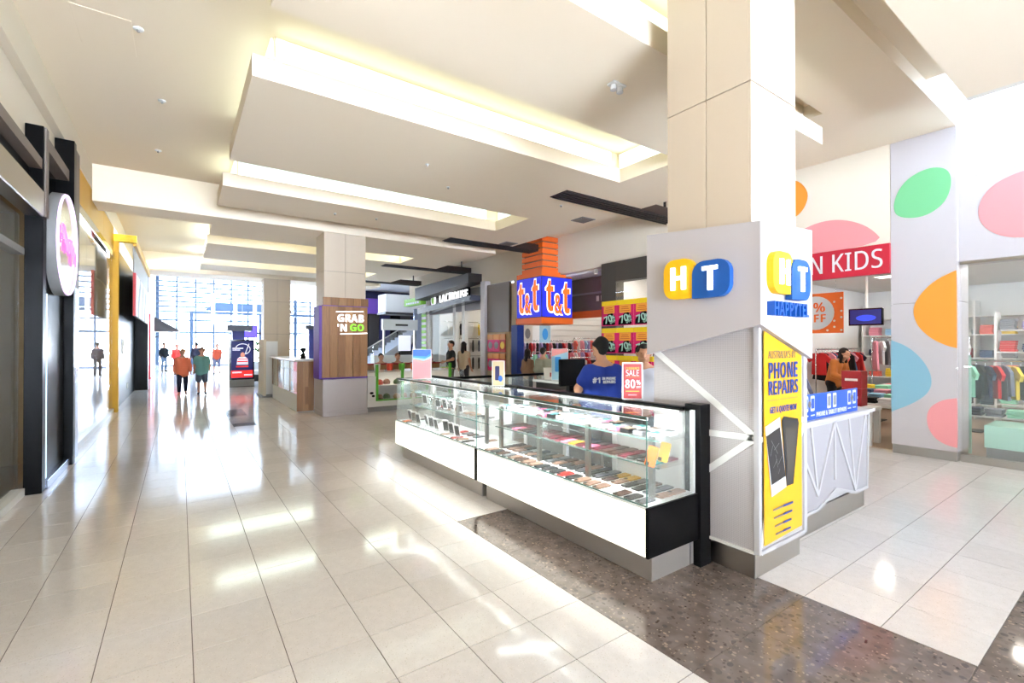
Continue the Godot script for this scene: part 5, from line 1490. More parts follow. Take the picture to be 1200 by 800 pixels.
func left_shops() -> void:
	var before := get_child_count()
	# nearest shop: dark frames, silver canopy band, glazing
	var t := thing("dark_shopfront", "black framed shopfront with silver canopy band beside the round sign", "shopfront", P(-1.35, 0, 6.5))
	obj("top_rail", G.new().box(-1.40, -1.28, 3.50, 3.61, 3.4, 7.45), "taupe", t)
	obj("dark_panel", G.new().box(-1.41, -1.38, 3.26, 3.50, 3.4, 7.45), "black", t)
	obj("canopy_band", G.new().box(-1.415, -1.262, 2.98, 3.26, 3.4, 7.355, 0.01), "steel", t)
	obj("lower_rail", G.new().box(-1.5, -1.40, 2.55, 2.62, 3.4, 7.3), "mid_grey", t)
	obj("post", G.new().box(-1.415, -1.27, 0, 3.97, 7.36, 7.52, 0.004), "black", t)
	obj("post_face", G.new().box(-1.269, -1.255, 3.0, 3.97, 7.4, 7.52), "taupe", t)
	obj("pane", G.new().box(-1.46, -1.45, 0.08, 2.98, 3.4, 7.36), "glass", t)
	obj("door_frame", G.new().box(-1.47, -1.44, 0.08, 2.98, 6.1, 6.2), "black", t)
	obj("sill", G.new().box(-1.5, -1.40, 0.0, 0.08, 3.4, 7.36), "white", t)
	obj("bay_top", G.new().box(-1.40, -1.27, 3.78, 3.92, 7.52, 8.8), "taupe", t)
	obj("bay_panel", G.new().box(-1.415, -1.40, 0.12, 3.78, 7.52, 8.8), "black_gloss", t)
	obj("bay_lower", G.new().box(-1.40, -1.31, 0.1, 2.9, 7.60, 8.74, 0.004), "black", t)
	obj("bay_sill", G.new().box(-1.40, -1.25, 0.0, 0.10, 7.52, 8.8, 0.004), "steel_blue", t)
	obj("light_strip", G.new().box(-1.305, -1.27, 0.12, 2.17, 7.535, 7.575), "strip_cool", t)
	obj("post", G.new().box(-1.415, -1.22, 0, 4.33, 8.8, 8.95, 0.004), "black", t)
	obj("post_face", G.new().box(-1.415, -1.25, 2.4, 4.33, 8.951, 9.44, 0.004), "taupe", t)
	obj("steel_pier", G.new().box(-1.415, -1.255, 0, 2.4, 8.951, 9.44, 0.004), "steel_blue", t)
	struct("wall_left_inner", G.new().box(-3.4, -3.3, 0, 3.6, 3.4, 22).box(-3.3, -1.46, 0, 3.6, 3.3, 3.4).box(-3.3, -1.42, 0, 3.6, 8.9, 9.0).box(-3.4, -1.42, 3.6, 3.7, 3.3, 22).box(-3.3, -1.42, 0, 3.6, 14.6, 14.7), "sand")
	struct("floor_left_shops", G.new().box(-3.4, -1.5, -0.1, 0.002, 3.3, 22), "shop_floor")
	ceiling_panel("ceiling light in the black framed shop", P(-2.4, 3.59, 6.0), 0.3, 0.3, 1.2, "ceiling lights of the left shops")
	var ch := thing("shop_stool", "dark stool standing inside the black framed shop", "stool", P(-2.0, 0, 7.0))
	obj("seat", G.new().lathe([[0, 0.78], [0.2, 0.78], [0.22, 0.82], [0.2, 0.86], [0, 0.87]], P(-2.0, 0, 7.0), 14), "black", ch)
	obj("stem", G.new().tube([P(-2.0, 0.02, 7.0), P(-2.0, 0.78, 7.0)], 0.03, 8), "steel", ch)
	obj("foot", G.new().lathe([[0, 0], [0.22, 0], [0.2, 0.03], [0, 0.04]], P(-2.0, 0, 7.0), 14), "steel", ch)
	var rl := thing("stair_rail", "black slanting handrail inside the black framed shop", "handrail", P(-1.9, 0, 6.4))
	obj("rail", G.new().tube([P(-1.75, 2.1, 5.4), P(-1.75, 1.2, 7.2)], 0.04, 8), "black", rl)
	obj("post", G.new().tube([P(-1.75, 0, 7.2), P(-1.75, 1.22, 7.2)], 0.03, 8), "black", rl)
	obj("post", G.new().tube([P(-1.75, 0, 5.4), P(-1.75, 2.1, 5.4)], 0.03, 8), "black", rl)
	# round blade sign: grey drum, mirror face, lit rim, pink script
	var r := thing("round_sign", "round mirror faced sign with lit rim and pink neon script", "sign", P(-1.2, 2.83, 7.6))
	var ctr := P(-1.30, 2.82, 8.16)
	obj("drum", G.new().lathe([[0, 0], [0.62, 0.0], [0.62, 0.10], [0.57, 0.10], [0, 0.10]], ctr, 40, XV), "mid_grey", r)
	obj("mirror_face", G.new().lathe([[0.585, 0.101], [0, 0.104]], ctr, 40, XV), "chrome", r)
	var ring := []
	for k in 41:
		ring.append(ctr + Vector3(0.112, 0.60 * sin(TAU * k / 40), 0.60 * cos(TAU * k / 40)))
	obj("lit_rim", G.new().tube(ring, 0.014, 6), "ring_neon", r)
	var scr := []
	for k in 121:
		var u := k / 120.0
		scr.append(ctr + Vector3(0.125, 0.085 * sin(u * 50.0) + 0.1 - 0.2 * u + 0.04 * sin(u * 12), 0.44 - 0.88 * u + 0.05 * cos(u * 50.0)))
	obj("neon_script", G.new().tube(scr, 0.007, 5), "pink_neon", r)
	# yellow fascia shop with tall glazing
	var y := thing("yellow_shopfront", "tall glazed shopfront under a yellow fascia", "shopfront", P(-1.35, 0, 12.3))
	for k in 3:
		obj("fascia_panel", G.new().box(-1.415, -1.34, 3.75, 4.35, 9.45 + 1.75 * k, 11.19 + 1.75 * k, 0.004), "yellow_wall", y)
	obj("side_panel", G.new().box(-1.415, -1.34, 0.0, 3.75, 9.45, 9.75, 0.004), "yellow_wall", y)
	obj("header", G.new().box(-1.40, -1.31, 3.60, 3.75, 9.75, 14.69, 0.004), "chrome", y)
	for k in 4:
		obj("pane", G.new().box(-1.365, -1.355, 0.1, 3.6, 9.76 + 1.235 * k, 10.98 + 1.235 * k), "glass", y)
	obj("sill", G.new().box(-1.40, -1.32, 0.0, 0.1, 9.75, 14.69), "white_gloss", y)
	for k in 2:
		ceiling_panel("ceiling light behind the yellow fascia", P(-2.4, 3.59, 11 + 2.2 * k), 0.5, 0.5, 2.2, "ceiling lights of the left shops")
	var cc := thing("shop_counter", "white counter with lilac front graphics behind the yellow shop glazing", "counter", P(-1.8, 0, 12.3))
	obj("body", G.new().box(-2.1, -1.6, 0, 1.25, 10.6, 14.4, 0.004), "white_gloss", cc)
	obj("graphic", G.new().box(-1.6, -1.595, 0.25, 1.1, 10.9, 13.9), "acr_lilac", cc)
	obj("graphic_stripe", G.new().box(-1.595, -1.59, 0.4, 0.5, 11.2, 13.0), "paper", cc)
	for k in 4:
		tag(obj("golden_jar", G.new().lathe([[0, 0], [0.09, 0], [0.12, 0.1], [0.1, 0.25], [0.05, 0.3], [0.06, 0.34], [0, 0.35]], P(-1.85, 1.2505, 10.9 + 0.3 * k), 12), "sand"), "golden jar standing on the white counter behind the glazing", "jar", "golden jars")
	# yellow framed bay with a red and white striped sign
	var b := thing("striped_sign_bay", "yellow framed black shop bay with a red and white striped sign", "shopfront", P(-1.2, 0, 18))
	obj("yellow_beam", G.new().box(-1.415, -0.92, 4.05, 4.22, 14.75, 14.95, 0.004), "yellow", b)
	obj("yellow_rail", G.new().box(-1.0, -0.93, 4.0, 4.2, 14.951, 21.5), "yellow_wall", b)
	obj("yellow_post", G.new().box(-1.415, -1.25, 0, 4.05, 14.72, 14.9), "yellow_wall", b)
	obj("black_wall", G.new().box(-1.415, -1.34, 0, 4.0, 14.901, 21.6), "black", b)
	obj("black_post", G.new().box(-1.415, -0.98, 0, 4.0, 21.2, 21.7), "black", b)
	obj("upper_screen", G.new().box(-1.02, -0.99, 3.2, 4.0, 15.2, 21.1), "mid_grey", b)
	var sg := obj("striped_sign", G.new().box(-1.0, -0.95, 2.3, 3.35, 15.0, 20.4, 0.004), "print_white", b)
	for k in 3:
		obj("sign_stripe", G.new().bar(P(-0.947, 2.4, 15.9 + 1.3 * k), P(-0.947, 3.25, 16.7 + 1.3 * k), 0.3, 0.006, XV), ["charcoal", "mid_grey", "charcoal"][k], sg)
	obj("red_end", G.new().box(-1.0, -0.945, 2.3, 3.35, 20.4, 21.1), "red", b)
	obj("red_end", G.new().box(-1.0, -0.945, 2.3, 3.35, 14.96, 15.3), "red", b)
	obj("notice", G.new().box(-1.34, -1.33, 1.35, 1.75, 16.6, 17.2), "paper", b)
	obj("notice", G.new().box(-1.34, -1.33, 0.3, 0.45, 18.2, 18.5), "paper", b)
	# run of slim fronts towards the glazed end
	var q := thing("white_lit_pier", "white lit pier past the striped sign", "pier", P(-1.2, 0, 22.4))
	obj("body", G.new().box(-1.415, -1.1, 0, 4.1, 21.9, 22.7, 0.004), "white", q)
	obj("light_strip", G.new().box(-1.1, -1.08, 0.1, 4.0, 22.1, 22.25), "strip_cool", q)
	q = thing("black_shopfront", "black shopfront past the white lit pier", "shopfront", P(-1.3, 0, 24.5))
	obj("body", G.new().box(-1.415, -1.2, 0, 2.9, 22.9, 25.6, 0.004), "black_gloss", q)
	obj("head", G.new().box(-1.415, -1.05, 2.9, 4.3, 22.9, 25.6, 0.004), "white", q)
	obj("red_edge", G.new().box(-1.2, -1.16, 0, 2.9, 25.5, 25.7), "red", q)
	q = thing("red_shopfront", "plain red shopfront panel towards the glazed end", "shopfront", P(-1.3, 0, 29))
	obj("panel", G.new().box(-1.415, -1.15, 0, 3.2, 27.5, 31.0, 0.004), "red", q)
	obj("head", G.new().box(-1.415, -1.1, 3.2, 4.6, 26.5, 31.0, 0.004), "white", q)
	obj("light_strip", G.new().box(-1.15, -1.12, 0.1, 3.0, 27.2, 27.35), "strip_cool", q)
	q = thing("black_awning", "black sloping awning over a doorway near the glazed end", "awning", P(-0.9, 2.2, 34))
	obj("canopy", G.new().prism(pv([[-1.42, 2.3], [-0.1, 2.3], [-0.1, 2.42], [-1.42, 3.25]]), P(0, 0, 33.0), XV, UV, 2.2), "charcoal", q)
	obj("bracket", G.new().bar(P(-1.42, 1.9, 33.1), P(-0.4, 2.3, 33.1), 0.05, 0.05, DV), "black", q)

	# the whole row stands flush with the wall above it
	for k in range(before, get_child_count()):
		var n := get_child(k)
		if n is Node3D and n.has_meta("category") and n.get_meta("category") != "light":
			n.position += Vector3(0.06, 0, 0.3)

func far_things() -> void:
	# digital advertising totem
	var t := thing("advert_totem", "black advertising totem with a lit navy and red poster screen", "sign", P(1.9, 0, 20.4))
	obj("casing", G.new().box(1.5, 2.32, 0.0, 1.78, 20.3, 20.5, 0.006), "screen_black", t)
	obj("foot_panel", G.new().box(1.5, 2.32, 0.02, 0.27, 20.285, 20.3), "mid_grey", t)
	var f := 20.29
	obj("screen", G.new().box(1.56, 2.27, 0.33, 1.72, f, f + 0.01), "screen_navy", t)
	obj("red_band", G.new().box(1.56, 2.27, 0.35, 0.62, f - 0.004, f), "screen_red", t)
	obj("white_print", G.new().box(1.98, 2.25, 0.42, 0.47, f - 0.007, f - 0.004), "screen_white", t)
	obj("white_print", G.new().box(1.6, 1.9, 0.52, 0.57, f - 0.007, f - 0.004), "screen_white", t)
	var sw := []
	for k in 27:
		var a := -0.6 + 4.6 * k / 26.0
		sw.append(P(1.93 - 0.23 * cos(a + 0.4) * (1 + 0.12 * k / 26.0), 1.42 + 0.2 * sin(a + 0.4), f - 0.006))
	sw.append(P(2.14, 1.62, f - 0.006))
	obj("white_swirl", G.new().tube(sw, 0.014, 5), "screen_white", t)
	obj("white_print", G.new().box(1.6, 1.95, 1.43, 1.47, f - 0.007, f - 0.004).box(1.6, 1.85, 1.37, 1.40, f - 0.007, f - 0.004), "screen_white", t)
	obj("printed_head", G.new().prism(oval(0.07, 0.10, 14), P(1.93, 1.20, f - 0.003), XV, UV, 0.004), "screen_skin", t)
	obj("printed_figure", G.new().prism(pv([[-0.19, -0.16], [0.19, -0.16], [0.17, 0.05], [0.09, 0.13], [-0.09, 0.13], [-0.17, 0.05]]), P(1.93, 1.0, f - 0.002), XV, UV, 0.004), "screen_white", t)
	obj("printed_band", G.new().box(1.76, 2.1, 0.93, 0.98, f - 0.008, f - 0.006).box(1.77, 2.09, 1.03, 1.06, f - 0.008, f - 0.006), "screen_red", t)
	obj("printed_band", G.new().box(1.72, 2.12, 0.74, 0.79, f - 0.006, f - 0.002), "screen_red", t)
	# hanging screen, pendants, portal and pillars in the glazed hall
	var s := thing("hanging_screen", "purple screen hanging in the glazed hall", "screen", P(4.0, 2.1, 38))
	obj("casing", G.new().box(3.3, 4.55, 2.05, 2.95, 38.0, 38.15, 0.01), "black", s)
	obj("screen", G.new().box(3.36, 4.49, 2.11, 2.89, 37.98, 38.0), "screen_purple", s)
	obj("rod", G.new().tube([P(3.6, 2.95, 38.07), P(3.6, 6.9, 38.07)], 0.02, 6).tube([P(4.25, 2.95, 38.07), P(4.25, 6.9, 38.07)], 0.02, 6), "steel", s)
	for k in 3:
		var x: float = [1.75, 3.0, 4.15][k]
		var p := thing("pendant_tube", "white tube pendant light hanging in the glazed hall", "light", P(x, 2.9, 36), "white tube pendants")
		obj("tube", G.new().lathe([[0, 2.9], [0.11, 2.9], [0.11, 4.9], [0, 4.9]], P(x, 0, 36), 12), "white", p)
		obj("cord", G.new().tube([P(x, 4.9, 36), P(x, 6.9, 36)], 0.012, 5), "steel", p)
	var e := thing("entrance_portal", "blue grey steel entrance portal with glass canopy before the glazed wall", "portal", P(3.5, 0, 40))
	for x in [0.55, 4.9, 9.2]:
		obj("post", G.new().box(x, x + 0.22, 0, 3.9, 40.0, 40.22), "mullion", e)
	obj("beam", G.new().box(0.55, 9.42, 3.75, 3.95, 39.95, 40.25), "mullion", e)
	obj("beam", G.new().box(0.77, 9.2, 2.35, 2.5, 40.0, 40.2), "mullion", e)
	obj("canopy", G.new().prism(pv([[1.4, 0.0], [7.3, 0.0], [6.6, 0.55], [2.0, 0.62]]), P(0, 3.98, 39.9), XV, UV, 0.08), "mullion", e)
	for q in [[5.3, "beside the purple screen"], [8.0, "right of the planter"], [8.9, "furthest from the totem"]]:
		var d := thing("dark_pillar", "dark pillar in the glazed hall " + q[1], "pillar", P(q[0], 0, 37))
		obj("shaft", G.new().box(q[0] - 0.25, q[0] + 0.25, 0.1, 2.7, 36.8, 37.3, 0.01), "navy", d)
		obj("cap", G.new().box(q[0] - 0.5, q[0] + 0.5, 2.7, 3.0, 36.6, 37.5, 0.02), "charcoal", d)
		obj("foot", G.new().box(q[0] - 0.3, q[0] + 0.3, 0, 0.1, 36.75, 37.35), "steel", d)
	var k1 := thing("dark_kiosk", "dark cafe kiosk in front of the glazed hall's right side", "kiosk", P(3.0, 0, 33))
	obj("body", G.new().box(2.55, 3.2, 0, 2.4, 32.5, 33.4, 0.01), "navy", k1)
	obj("head", G.new().box(2.3, 3.6, 2.4, 2.75, 32.3, 33.6, 0.02), "charcoal", k1)
	# planter with leafy plant
	var pl := thing("potted_plant", "leafy green plant in a white planter beside the totem", "plant", P(3.35, 0, 25.5))
	obj("planter", G.new().box(2.7, 4.4, 0, 0.75, 25.2, 25.9, 0.02), "white", pl)
	obj("soil", G.new().box(2.74, 4.36, 0.75, 0.76, 25.24, 25.86), "soil", pl)
	var lf := G.new().prism(pv([[0, 0], [0.05, 0.08], [0.045, 0.2], [0, 0.32], [-0.045, 0.2], [-0.05, 0.08]]), Vector3.ZERO, XV, UV, 0.004).mesh()
	for k in 60:
		var bs := Basis.from_euler(Vector3(rng.randf_range(-1.1, 1.1), rng.randf() * TAU, rng.randf_range(-0.5, 0.5)))
		put("leaf", lf, "leaf", pl, Transform3D(bs, P(3.35 + rng.randf_range(-0.35, 0.35), 0.76 + rng.randf_range(0.0, 0.75), 25.55 + rng.randf_range(-0.25, 0.25))))
	for k in 4:
		obj("stem", G.new().tube([P(3.35 + 0.1 * (k - 1.5), 0.76, 25.55), P(3.35 + 0.22 * (k - 1.5), 1.6, 25.5)], 0.015, 5), "leaf", pl)
	# lounge seat near the planter
	var sf := thing("lounge_seat", "low white and dark lounge seat beside the planter", "seat", P(3.3, 0, 23.4))
	obj("base", G.new().box(2.6, 4.3, 0.0, 0.28, 23.0, 23.8, 0.02), "charcoal", sf)
	obj("cushion", G.new().box(2.6, 4.3, 0.28, 0.45, 23.0, 23.8, 0.04), "white", sf)

func ceiling_fittings() -> void:
	# smoke detectors and sprinklers
	var n := 0
	for q in [[-0.35, 6.0], [-0.2, 7.6], [-0.3, 9.6]]:
		var at := P(q[0], HIGH, q[1])
		var t := thing("ceiling_sensor", ["white motion sensor on the high ceiling strip", "small sprinkler head on the high ceiling strip", "sprinkler head on the high ceiling strip before the beam"][n], "sensor", at)
		n += 1
		obj("plate", G.new().lathe([[0, 0], [0.045, 0], [0.045, -0.01], [0.025, -0.018], [0, -0.018]], at, 14), "white", t)
		obj("head", G.new().lathe([[0.014, -0.018], [0.014, -0.035], [0, -0.04]], at, 10), "mid_grey", t)
	for q in [[2.9, 6.2], [3.6, 6.9], [5.2, 4.6], [4.6, 3.3], [2.5, 9.6], [3.3, 9.5], [5.8, 6.6]]:
		if q[1] > 4.0 and q[1] < 5.1:
			continue
		var at := P(q[0], LOW, q[1])
		var t := thing("sprinkler", "small sprinkler head in a dropped ceiling panel", "sprinkler", at, "sprinklers in the dropped ceiling")
		obj("rose", G.new().lathe([[0, 0], [0.03, 0], [0.027, -0.008], [0, -0.009]], at, 12), "white", t)
		obj("nozzle", G.new().lathe([[0.012, -0.009], [0.01, -0.035], [0, -0.035]], at, 8), "mid_grey", t)
	var at := P(3.55, LOW, 3.2)
	var em := thing("emergency_light", "white twin emergency light on the ceiling panel beside the column", "light", at)
	obj("plate", G.new().aabb(at + Vector3(-0.09, -0.02, -0.05), at + Vector3(0.09, 0, 0.05), 0.004), "white", em)
	for s in [-1, 1]:
		obj("lamp_head", G.new().lathe([[0, -0.02], [0.03, -0.02], [0.035, -0.07], [0, -0.075]], at + Vector3(0.045 * s, 0, 0), 10), "white_gloss", em)
	# air grilles on the side ceiling
	for q in [[6.85, 7.2], [6.9, 11.95]]:
		var a2 := P(q[0], LOW, q[1] - 0.1 if q[1] < 8 else 9.9)
		var g := thing("air_grille", ["square grey air grille in the ceiling beside the first louvred beam", "square grey air grille in the ceiling beside the second louvred beam"][0 if q[1] < 8 else 1], "grille", a2)
		obj("frame", G.new().aabb(a2 + Vector3(-0.18, -0.012, -0.18), a2 + Vector3(0.18, 0, 0.18)), "mid_grey", g)
		for k in 5:
			obj("blade", G.new().aabb(a2 + Vector3(-0.15, -0.022, -0.14 + 0.065 * k), a2 + Vector3(0.15, -0.012, -0.115 + 0.065 * k)), "taupe", g)
	# access hatch joint in the high ceiling
	var h := thing("access_hatch", "flush access hatch outlined in the high ceiling strip", "hatch", P(-0.6, HIGH, 6.3))
	obj("panel", G.new().box(-0.85, -0.4, HIGH - 0.006, HIGH, 5.9, 6.6, 0.002), "ceiling", h)

# ---------------------------------------------------------------- people

func person(label: String, at: Vector3, face: Vector2, tall: float, o: Dictionary) -> Node3D:
	var t := thing("person", label, "person", at)
	var s := tall / 1.75
	var J := {"pel": Vector3(0, 0.95, 0), "che": Vector3(0, 1.30, 0), "nek": Vector3(0, 1.46, -0.01), "hed": Vector3(0, 1.63, 0.0)}
	for d in [["l", -1.0], ["r", 1.0]]:
		var q: float = d[1]
		J["sh" + d[0]] = Vector3(0.17 * q, 1.365, -0.01)
		J["el" + d[0]] = Vector3(0.232 * q, 1.11, -0.02)
		J["wr" + d[0]] = Vector3(0.25 * q, 0.88, 0.05)
		J["hi" + d[0]] = Vector3(0.09 * q, 0.93, 0)
		J["kn" + d[0]] = Vector3(0.10 * q, 0.50, 0.02)
		J["an" + d[0]] = Vector3(0.10 * q, 0.085, -0.02)
		J["to" + d[0]] = Vector3(0.115 * q, 0.035, 0.13)
	if o.get("sit", false):
		for k in J:
			if not k.left(2) in ["kn", "an", "to"]:
				J[k] += Vector3(0, -0.42, 0)
		for d in ["l", "r"]:
			J["kn" + d] = Vector3(J["hi" + d].x, 0.50, 0.40)
			J["an" + d] = Vector3(J["hi" + d].x, 0.085, 0.38)
			J["to" + d] = Vector3(J["hi" + d].x, 0.035, 0.52)
			J["el" + d] = J["sh" + d] + Vector3(0.03 * signf(J["hi" + d].x), -0.26, 0.08)
			J["wr" + d] = J["el" + d] + Vector3(-0.06 * signf(J["hi" + d].x), 0.05, 0.24)
	if o.get("stride", 0.0) != 0.0:
		var w: float = o.stride
		J["knl"] += Vector3(0, 0.01, w); J["anl"] += Vector3(0, 0.0, w * 1.3); J["tol"] += Vector3(0, 0.0, w * 1.3)
		J["knr"] += Vector3(0, 0, -w * 0.2); J["anr"] += Vector3(0, 0.02, -w * 1.2); J["tor"] += Vector3(0, 0.0, -w * 1.1)
		J["ell"] += Vector3(0, 0, -w * 0.5); J["wrl"] += Vector3(0, 0, -w * 0.9)
		J["elr"] += Vector3(0, 0, w * 0.5); J["wrr"] += Vector3(0, 0.02, w * 0.9)
	for k in o.get("pose", {}):
		J[k] = o.pose[k]
	for k in J:
		J[k] *= s
	var cell: float = o.get("cell", 0.022)
	var wide: float = o.get("wide", 1.0) * s
	var up: Vector3 = (J.che - J.pel).normalized()
	# skin: one continuous body
	var body := [[J.hil, J.hir, 0.11 * wide, 0.11 * wide], [J.nek - Vector3(0, 0.05, 0) * s, J.hed - Vector3(0, 0.06, 0) * s, 0.052 * s, 0.055 * s], [J.shl, J.nek, 0.05 * s, 0.05 * s], [J.shr, J.nek, 0.05 * s, 0.05 * s]]
	for q in [-1.0, 1.0]:
		body.append([J.pel + Vector3(0.06 * q, 0.02, 0) * wide, J.che + Vector3(0.09 * q, 0.0, 0.0) * wide, 0.10 * wide, 0.10 * wide])
	for d in ["l", "r"]:
		body.append([J["sh" + d], J["el" + d], 0.052 * wide, 0.041 * wide])
		body.append([J["el" + d], J["wr" + d], 0.040 * wide, 0.028 * s])
		body.append([J["hi" + d], J["kn" + d], 0.085 * wide, 0.055 * wide])
		body.append([J["kn" + d], J["an" + d], 0.054 * wide, 0.036 * s])
		body.append([J["an" + d], J["to" + d], 0.036 * s, 0.026 * s])
	var g := G.new().sdf(body, cell, 0.03)
	# head with face
	var h: Vector3 = J.hed
	var hp := func(x, y, z): return h + Vector3(x, y, z) * s
	var head := [[hp.call(0, 0.015, -0.015), hp.call(0, 0.03, -0.012), 0.088 * s, 0.086 * s], [hp.call(0, -0.055, 0.03), hp.call(0, -0.01, 0.036), 0.052 * s, 0.062 * s], [hp.call(-0.03, -0.06, 0.03), hp.call(0.03, -0.06, 0.03), 0.045 * s, 0.045 * s], [hp.call(0, -0.095, 0.055), hp.call(0, -0.09, 0.06), 0.026 * s, 0.024 * s], [hp.call(0, 0.0, 0.092), hp.call(0, -0.03, 0.106), 0.010 * s, 0.015 * s], [hp.call(-0.08, -0.012, 0.0), hp.call(-0.085, 0.012, -0.006), 0.016 * s, 0.02 * s], [hp.call(0.08, -0.012, 0.0), hp.call(0.085, 0.012, -0.006), 0.016 * s, 0.02 * s], [hp.call(-0.03, 0.025, 0.078), hp.call(0.03, 0.025, 0.078), 0.014 * s, 0.014 * s], [hp.call(-0.018, -0.062, 0.082), hp.call(0.018, -0.062, 0.082), 0.010 * s, 0.010 * s], [hp.call(0, -0.06, 0), J.nek, 0.055 * s, 0.055 * s]]
	g.sdf(head, o.get("fine", 0.011) * s, 0.014 * s)
	# hands with five fingers
	for d in ["l", "r"]:
		var wv: Vector3 = J["wr" + d]
		var dir: Vector3 = (wv - J["el" + d]).normalized()
		var side := dir.cross(Vector3(1, 0, 0) if absf(dir.x) < 0.8 else Vector3(0, 0, 1)).normalized()
		if side.z < 0:
			side = -side
		var curl := dir.cross(side) * (1.0 if d == "l" else -1.0)
		var hand := [[wv, wv + dir * 0.03 * s, 0.027 * s, 0.027 * s]]
		for k in 4:
			var off := side * (0.028 - 0.019 * k) * s
			hand.append([wv + dir * 0.025 * s + off * 0.7, wv + dir * 0.085 * s + off, 0.014 * s, 0.012 * s])
			var len: float = [0.07, 0.08, 0.074, 0.058][k]
			var kn: Vector3 = wv + dir * 0.085 * s + off
			var md: Vector3 = kn + (dir * 0.9 + curl * 0.3).normalized() * len * 0.5 * s
			hand.append([kn, md, 0.0095 * s, 0.0085 * s])
			hand.append([md, md + (dir * 0.6 + curl * 0.8).normalized() * len * 0.5 * s, 0.0085 * s, 0.007 * s])
		var th: Vector3 = wv + dir * 0.03 * s + side * 0.025 * s
		hand.append([th, th + (dir + side * 0.8).normalized() * 0.045 * s, 0.013 * s, 0.011 * s])
		hand.append([th + (dir + side * 0.8).normalized() * 0.045 * s, th + (dir + side * 0.8).normalized() * 0.045 * s + dir * 0.03 * s, 0.010 * s, 0.008 * s])
		g.sdf(hand, 0.0075, 0.008)
	var skin := StandardMaterial3D.new()
	skin.albedo_color = o.get("skin", Color(0.80, 0.60, 0.49))
	skin.roughness = 0.55
	put("body", g.mesh(), skin, t, Transform3D(Basis(), at))
	# eyes
	var ey := G.new()
	for q in [-1.0, 1.0]:
		ey.lathe([[0.0, -0.008 * s], [0.008 * s, 0.0], [0.0, 0.008 * s]], hp.call(0.031 * q, 0.004, 0.085), 8)
	put("eyes", ey.mesh(), "black", t, Transform3D(Basis(), at))
	var cm := func(c: Color, r := 0.85):
		var m := StandardMaterial3D.new()
		m.albedo_color = c
		m.roughness = r
		return m
	# hair
	var hr := [[hp.call(0, 0.045, -0.028), hp.call(0, 0.03, -0.035), 0.088 * s, 0.086 * s], [hp.call(0, 0.085, 0.03), hp.call(0, 0.09, -0.02), 0.038 * s, 0.045 * s], [hp.call(0, -0.03, -0.06), hp.call(0, 0.0, -0.06), 0.05 * s, 0.06 * s], [hp.call(-0.07, 0.03, -0.01), hp.call(-0.065, 0.05, 0.03), 0.026 * s, 0.024 * s], [hp.call(0.07, 0.03, -0.01), hp.call(0.065, 0.05, 0.03), 0.026 * s, 0.024 * s]]
	if o.get("long", false):
		hr.append([hp.call(0, -0.04, -0.06), hp.call(0, -0.22, -0.09), 0.07 * s, 0.055 * s])
		for q in [-1.0, 1.0]:
			hr.append([hp.call(0.07 * q, 0.03, -0.02), hp.call(0.085 * q, -0.17, -0.03), 0.035 * s, 0.03 * s])
	put("hair", G.new().sdf(hr, 0.013 * s, 0.02 * s).mesh(), cm.call(o.get("hair", Color(0.08, 0.06, 0.05))), t, Transform3D(Basis(), at))
	# top
	var e := 0.016 * s
	var sl: float = o.get("sleeve", 0.55)
	var top := [[J.shl, J.nek + Vector3(-0.03, -0.07, 0) * s, 0.046 * s + e, 0.036 * s + e], [J.shr, J.nek + Vector3(0.03, -0.07, 0) * s, 0.046 * s + e, 0.036 * s + e]]
	for q in [-1.0, 1.0]:
		top.append([J.pel + up * o.get("hem", -0.02) * s + Vector3(0.055 * q, 0, 0) * wide, J.che + Vector3(0.095 * q, 0.0, 0.0) * wide, 0.12 * wide + e, 0.098 * wide + e])
		top.append([J.che + Vector3(0.08 * q, 0, 0) * wide, J.nek + Vector3(0.06 * q, -0.12, 0) * s, 0.092 * wide + e, 0.05 * s + e])
	for d in ["l", "r"]:
		var sh: Vector3 = J["sh" + d]
		var el: Vector3 = J["el" + d]
		if sl <= 1.0:
			top.append([sh, sh.lerp(el, sl), 0.05 * wide + e, 0.054 * wide + e])
		else:
			top.append([sh, el, 0.048 * wide + e, 0.042 * wide + e])
			top.append([el, el.lerp(J["wr" + d], sl - 1.0), 0.044 * wide + e, 0.036 * wide + e])
	put("shirt", G.new().sdf(top, cell, 0.04).mesh(), cm.call(o.get("shirt", Color(0.5, 0.5, 0.5))), t, Transform3D(Basis(), at))
	# trousers or shorts
	var bl: float = o.get("leg", 1.95)
	var bot := [[J.hil, J.hir, 0.113 * wide, 0.113 * wide]]
	for d in ["l", "r"]:
		var hi: Vector3 = J["hi" + d]
		var kn: Vector3 = J["kn" + d]
		if bl <= 1.0:
			bot.append([hi, hi.lerp(kn, bl), 0.10 * wide, 0.085 * wide])
		else:
			bot.append([hi, kn, 0.098 * wide, 0.07 * wide])
			bot.append([kn, kn.lerp(J["an" + d], bl - 1.0), 0.07 * wide, 0.058 * wide])
	put("trousers", G.new().sdf(bot, cell, 0.03).mesh(), cm.call(o.get("bottoms", Color(0.1, 0.1, 0.14))), t, Transform3D(Basis(), at))
	var shoe := []
	for d in ["l", "r"]:
		shoe.append([J["an" + d] - Vector3(0, 0.035, 0.02) * s, J["to" + d] + Vector3(0, 0.006, 0) * s, 0.047 * s, 0.04 * s])
	put("shoes", G.new().sdf(shoe, 0.015, 0.01).mesh(), cm.call(o.get("shoe", Color(0.1, 0.1, 0.1)), 0.5), t, Transform3D(Basis(), at))
	t.rotation.y = atan2(face.x, -face.y)
	return t

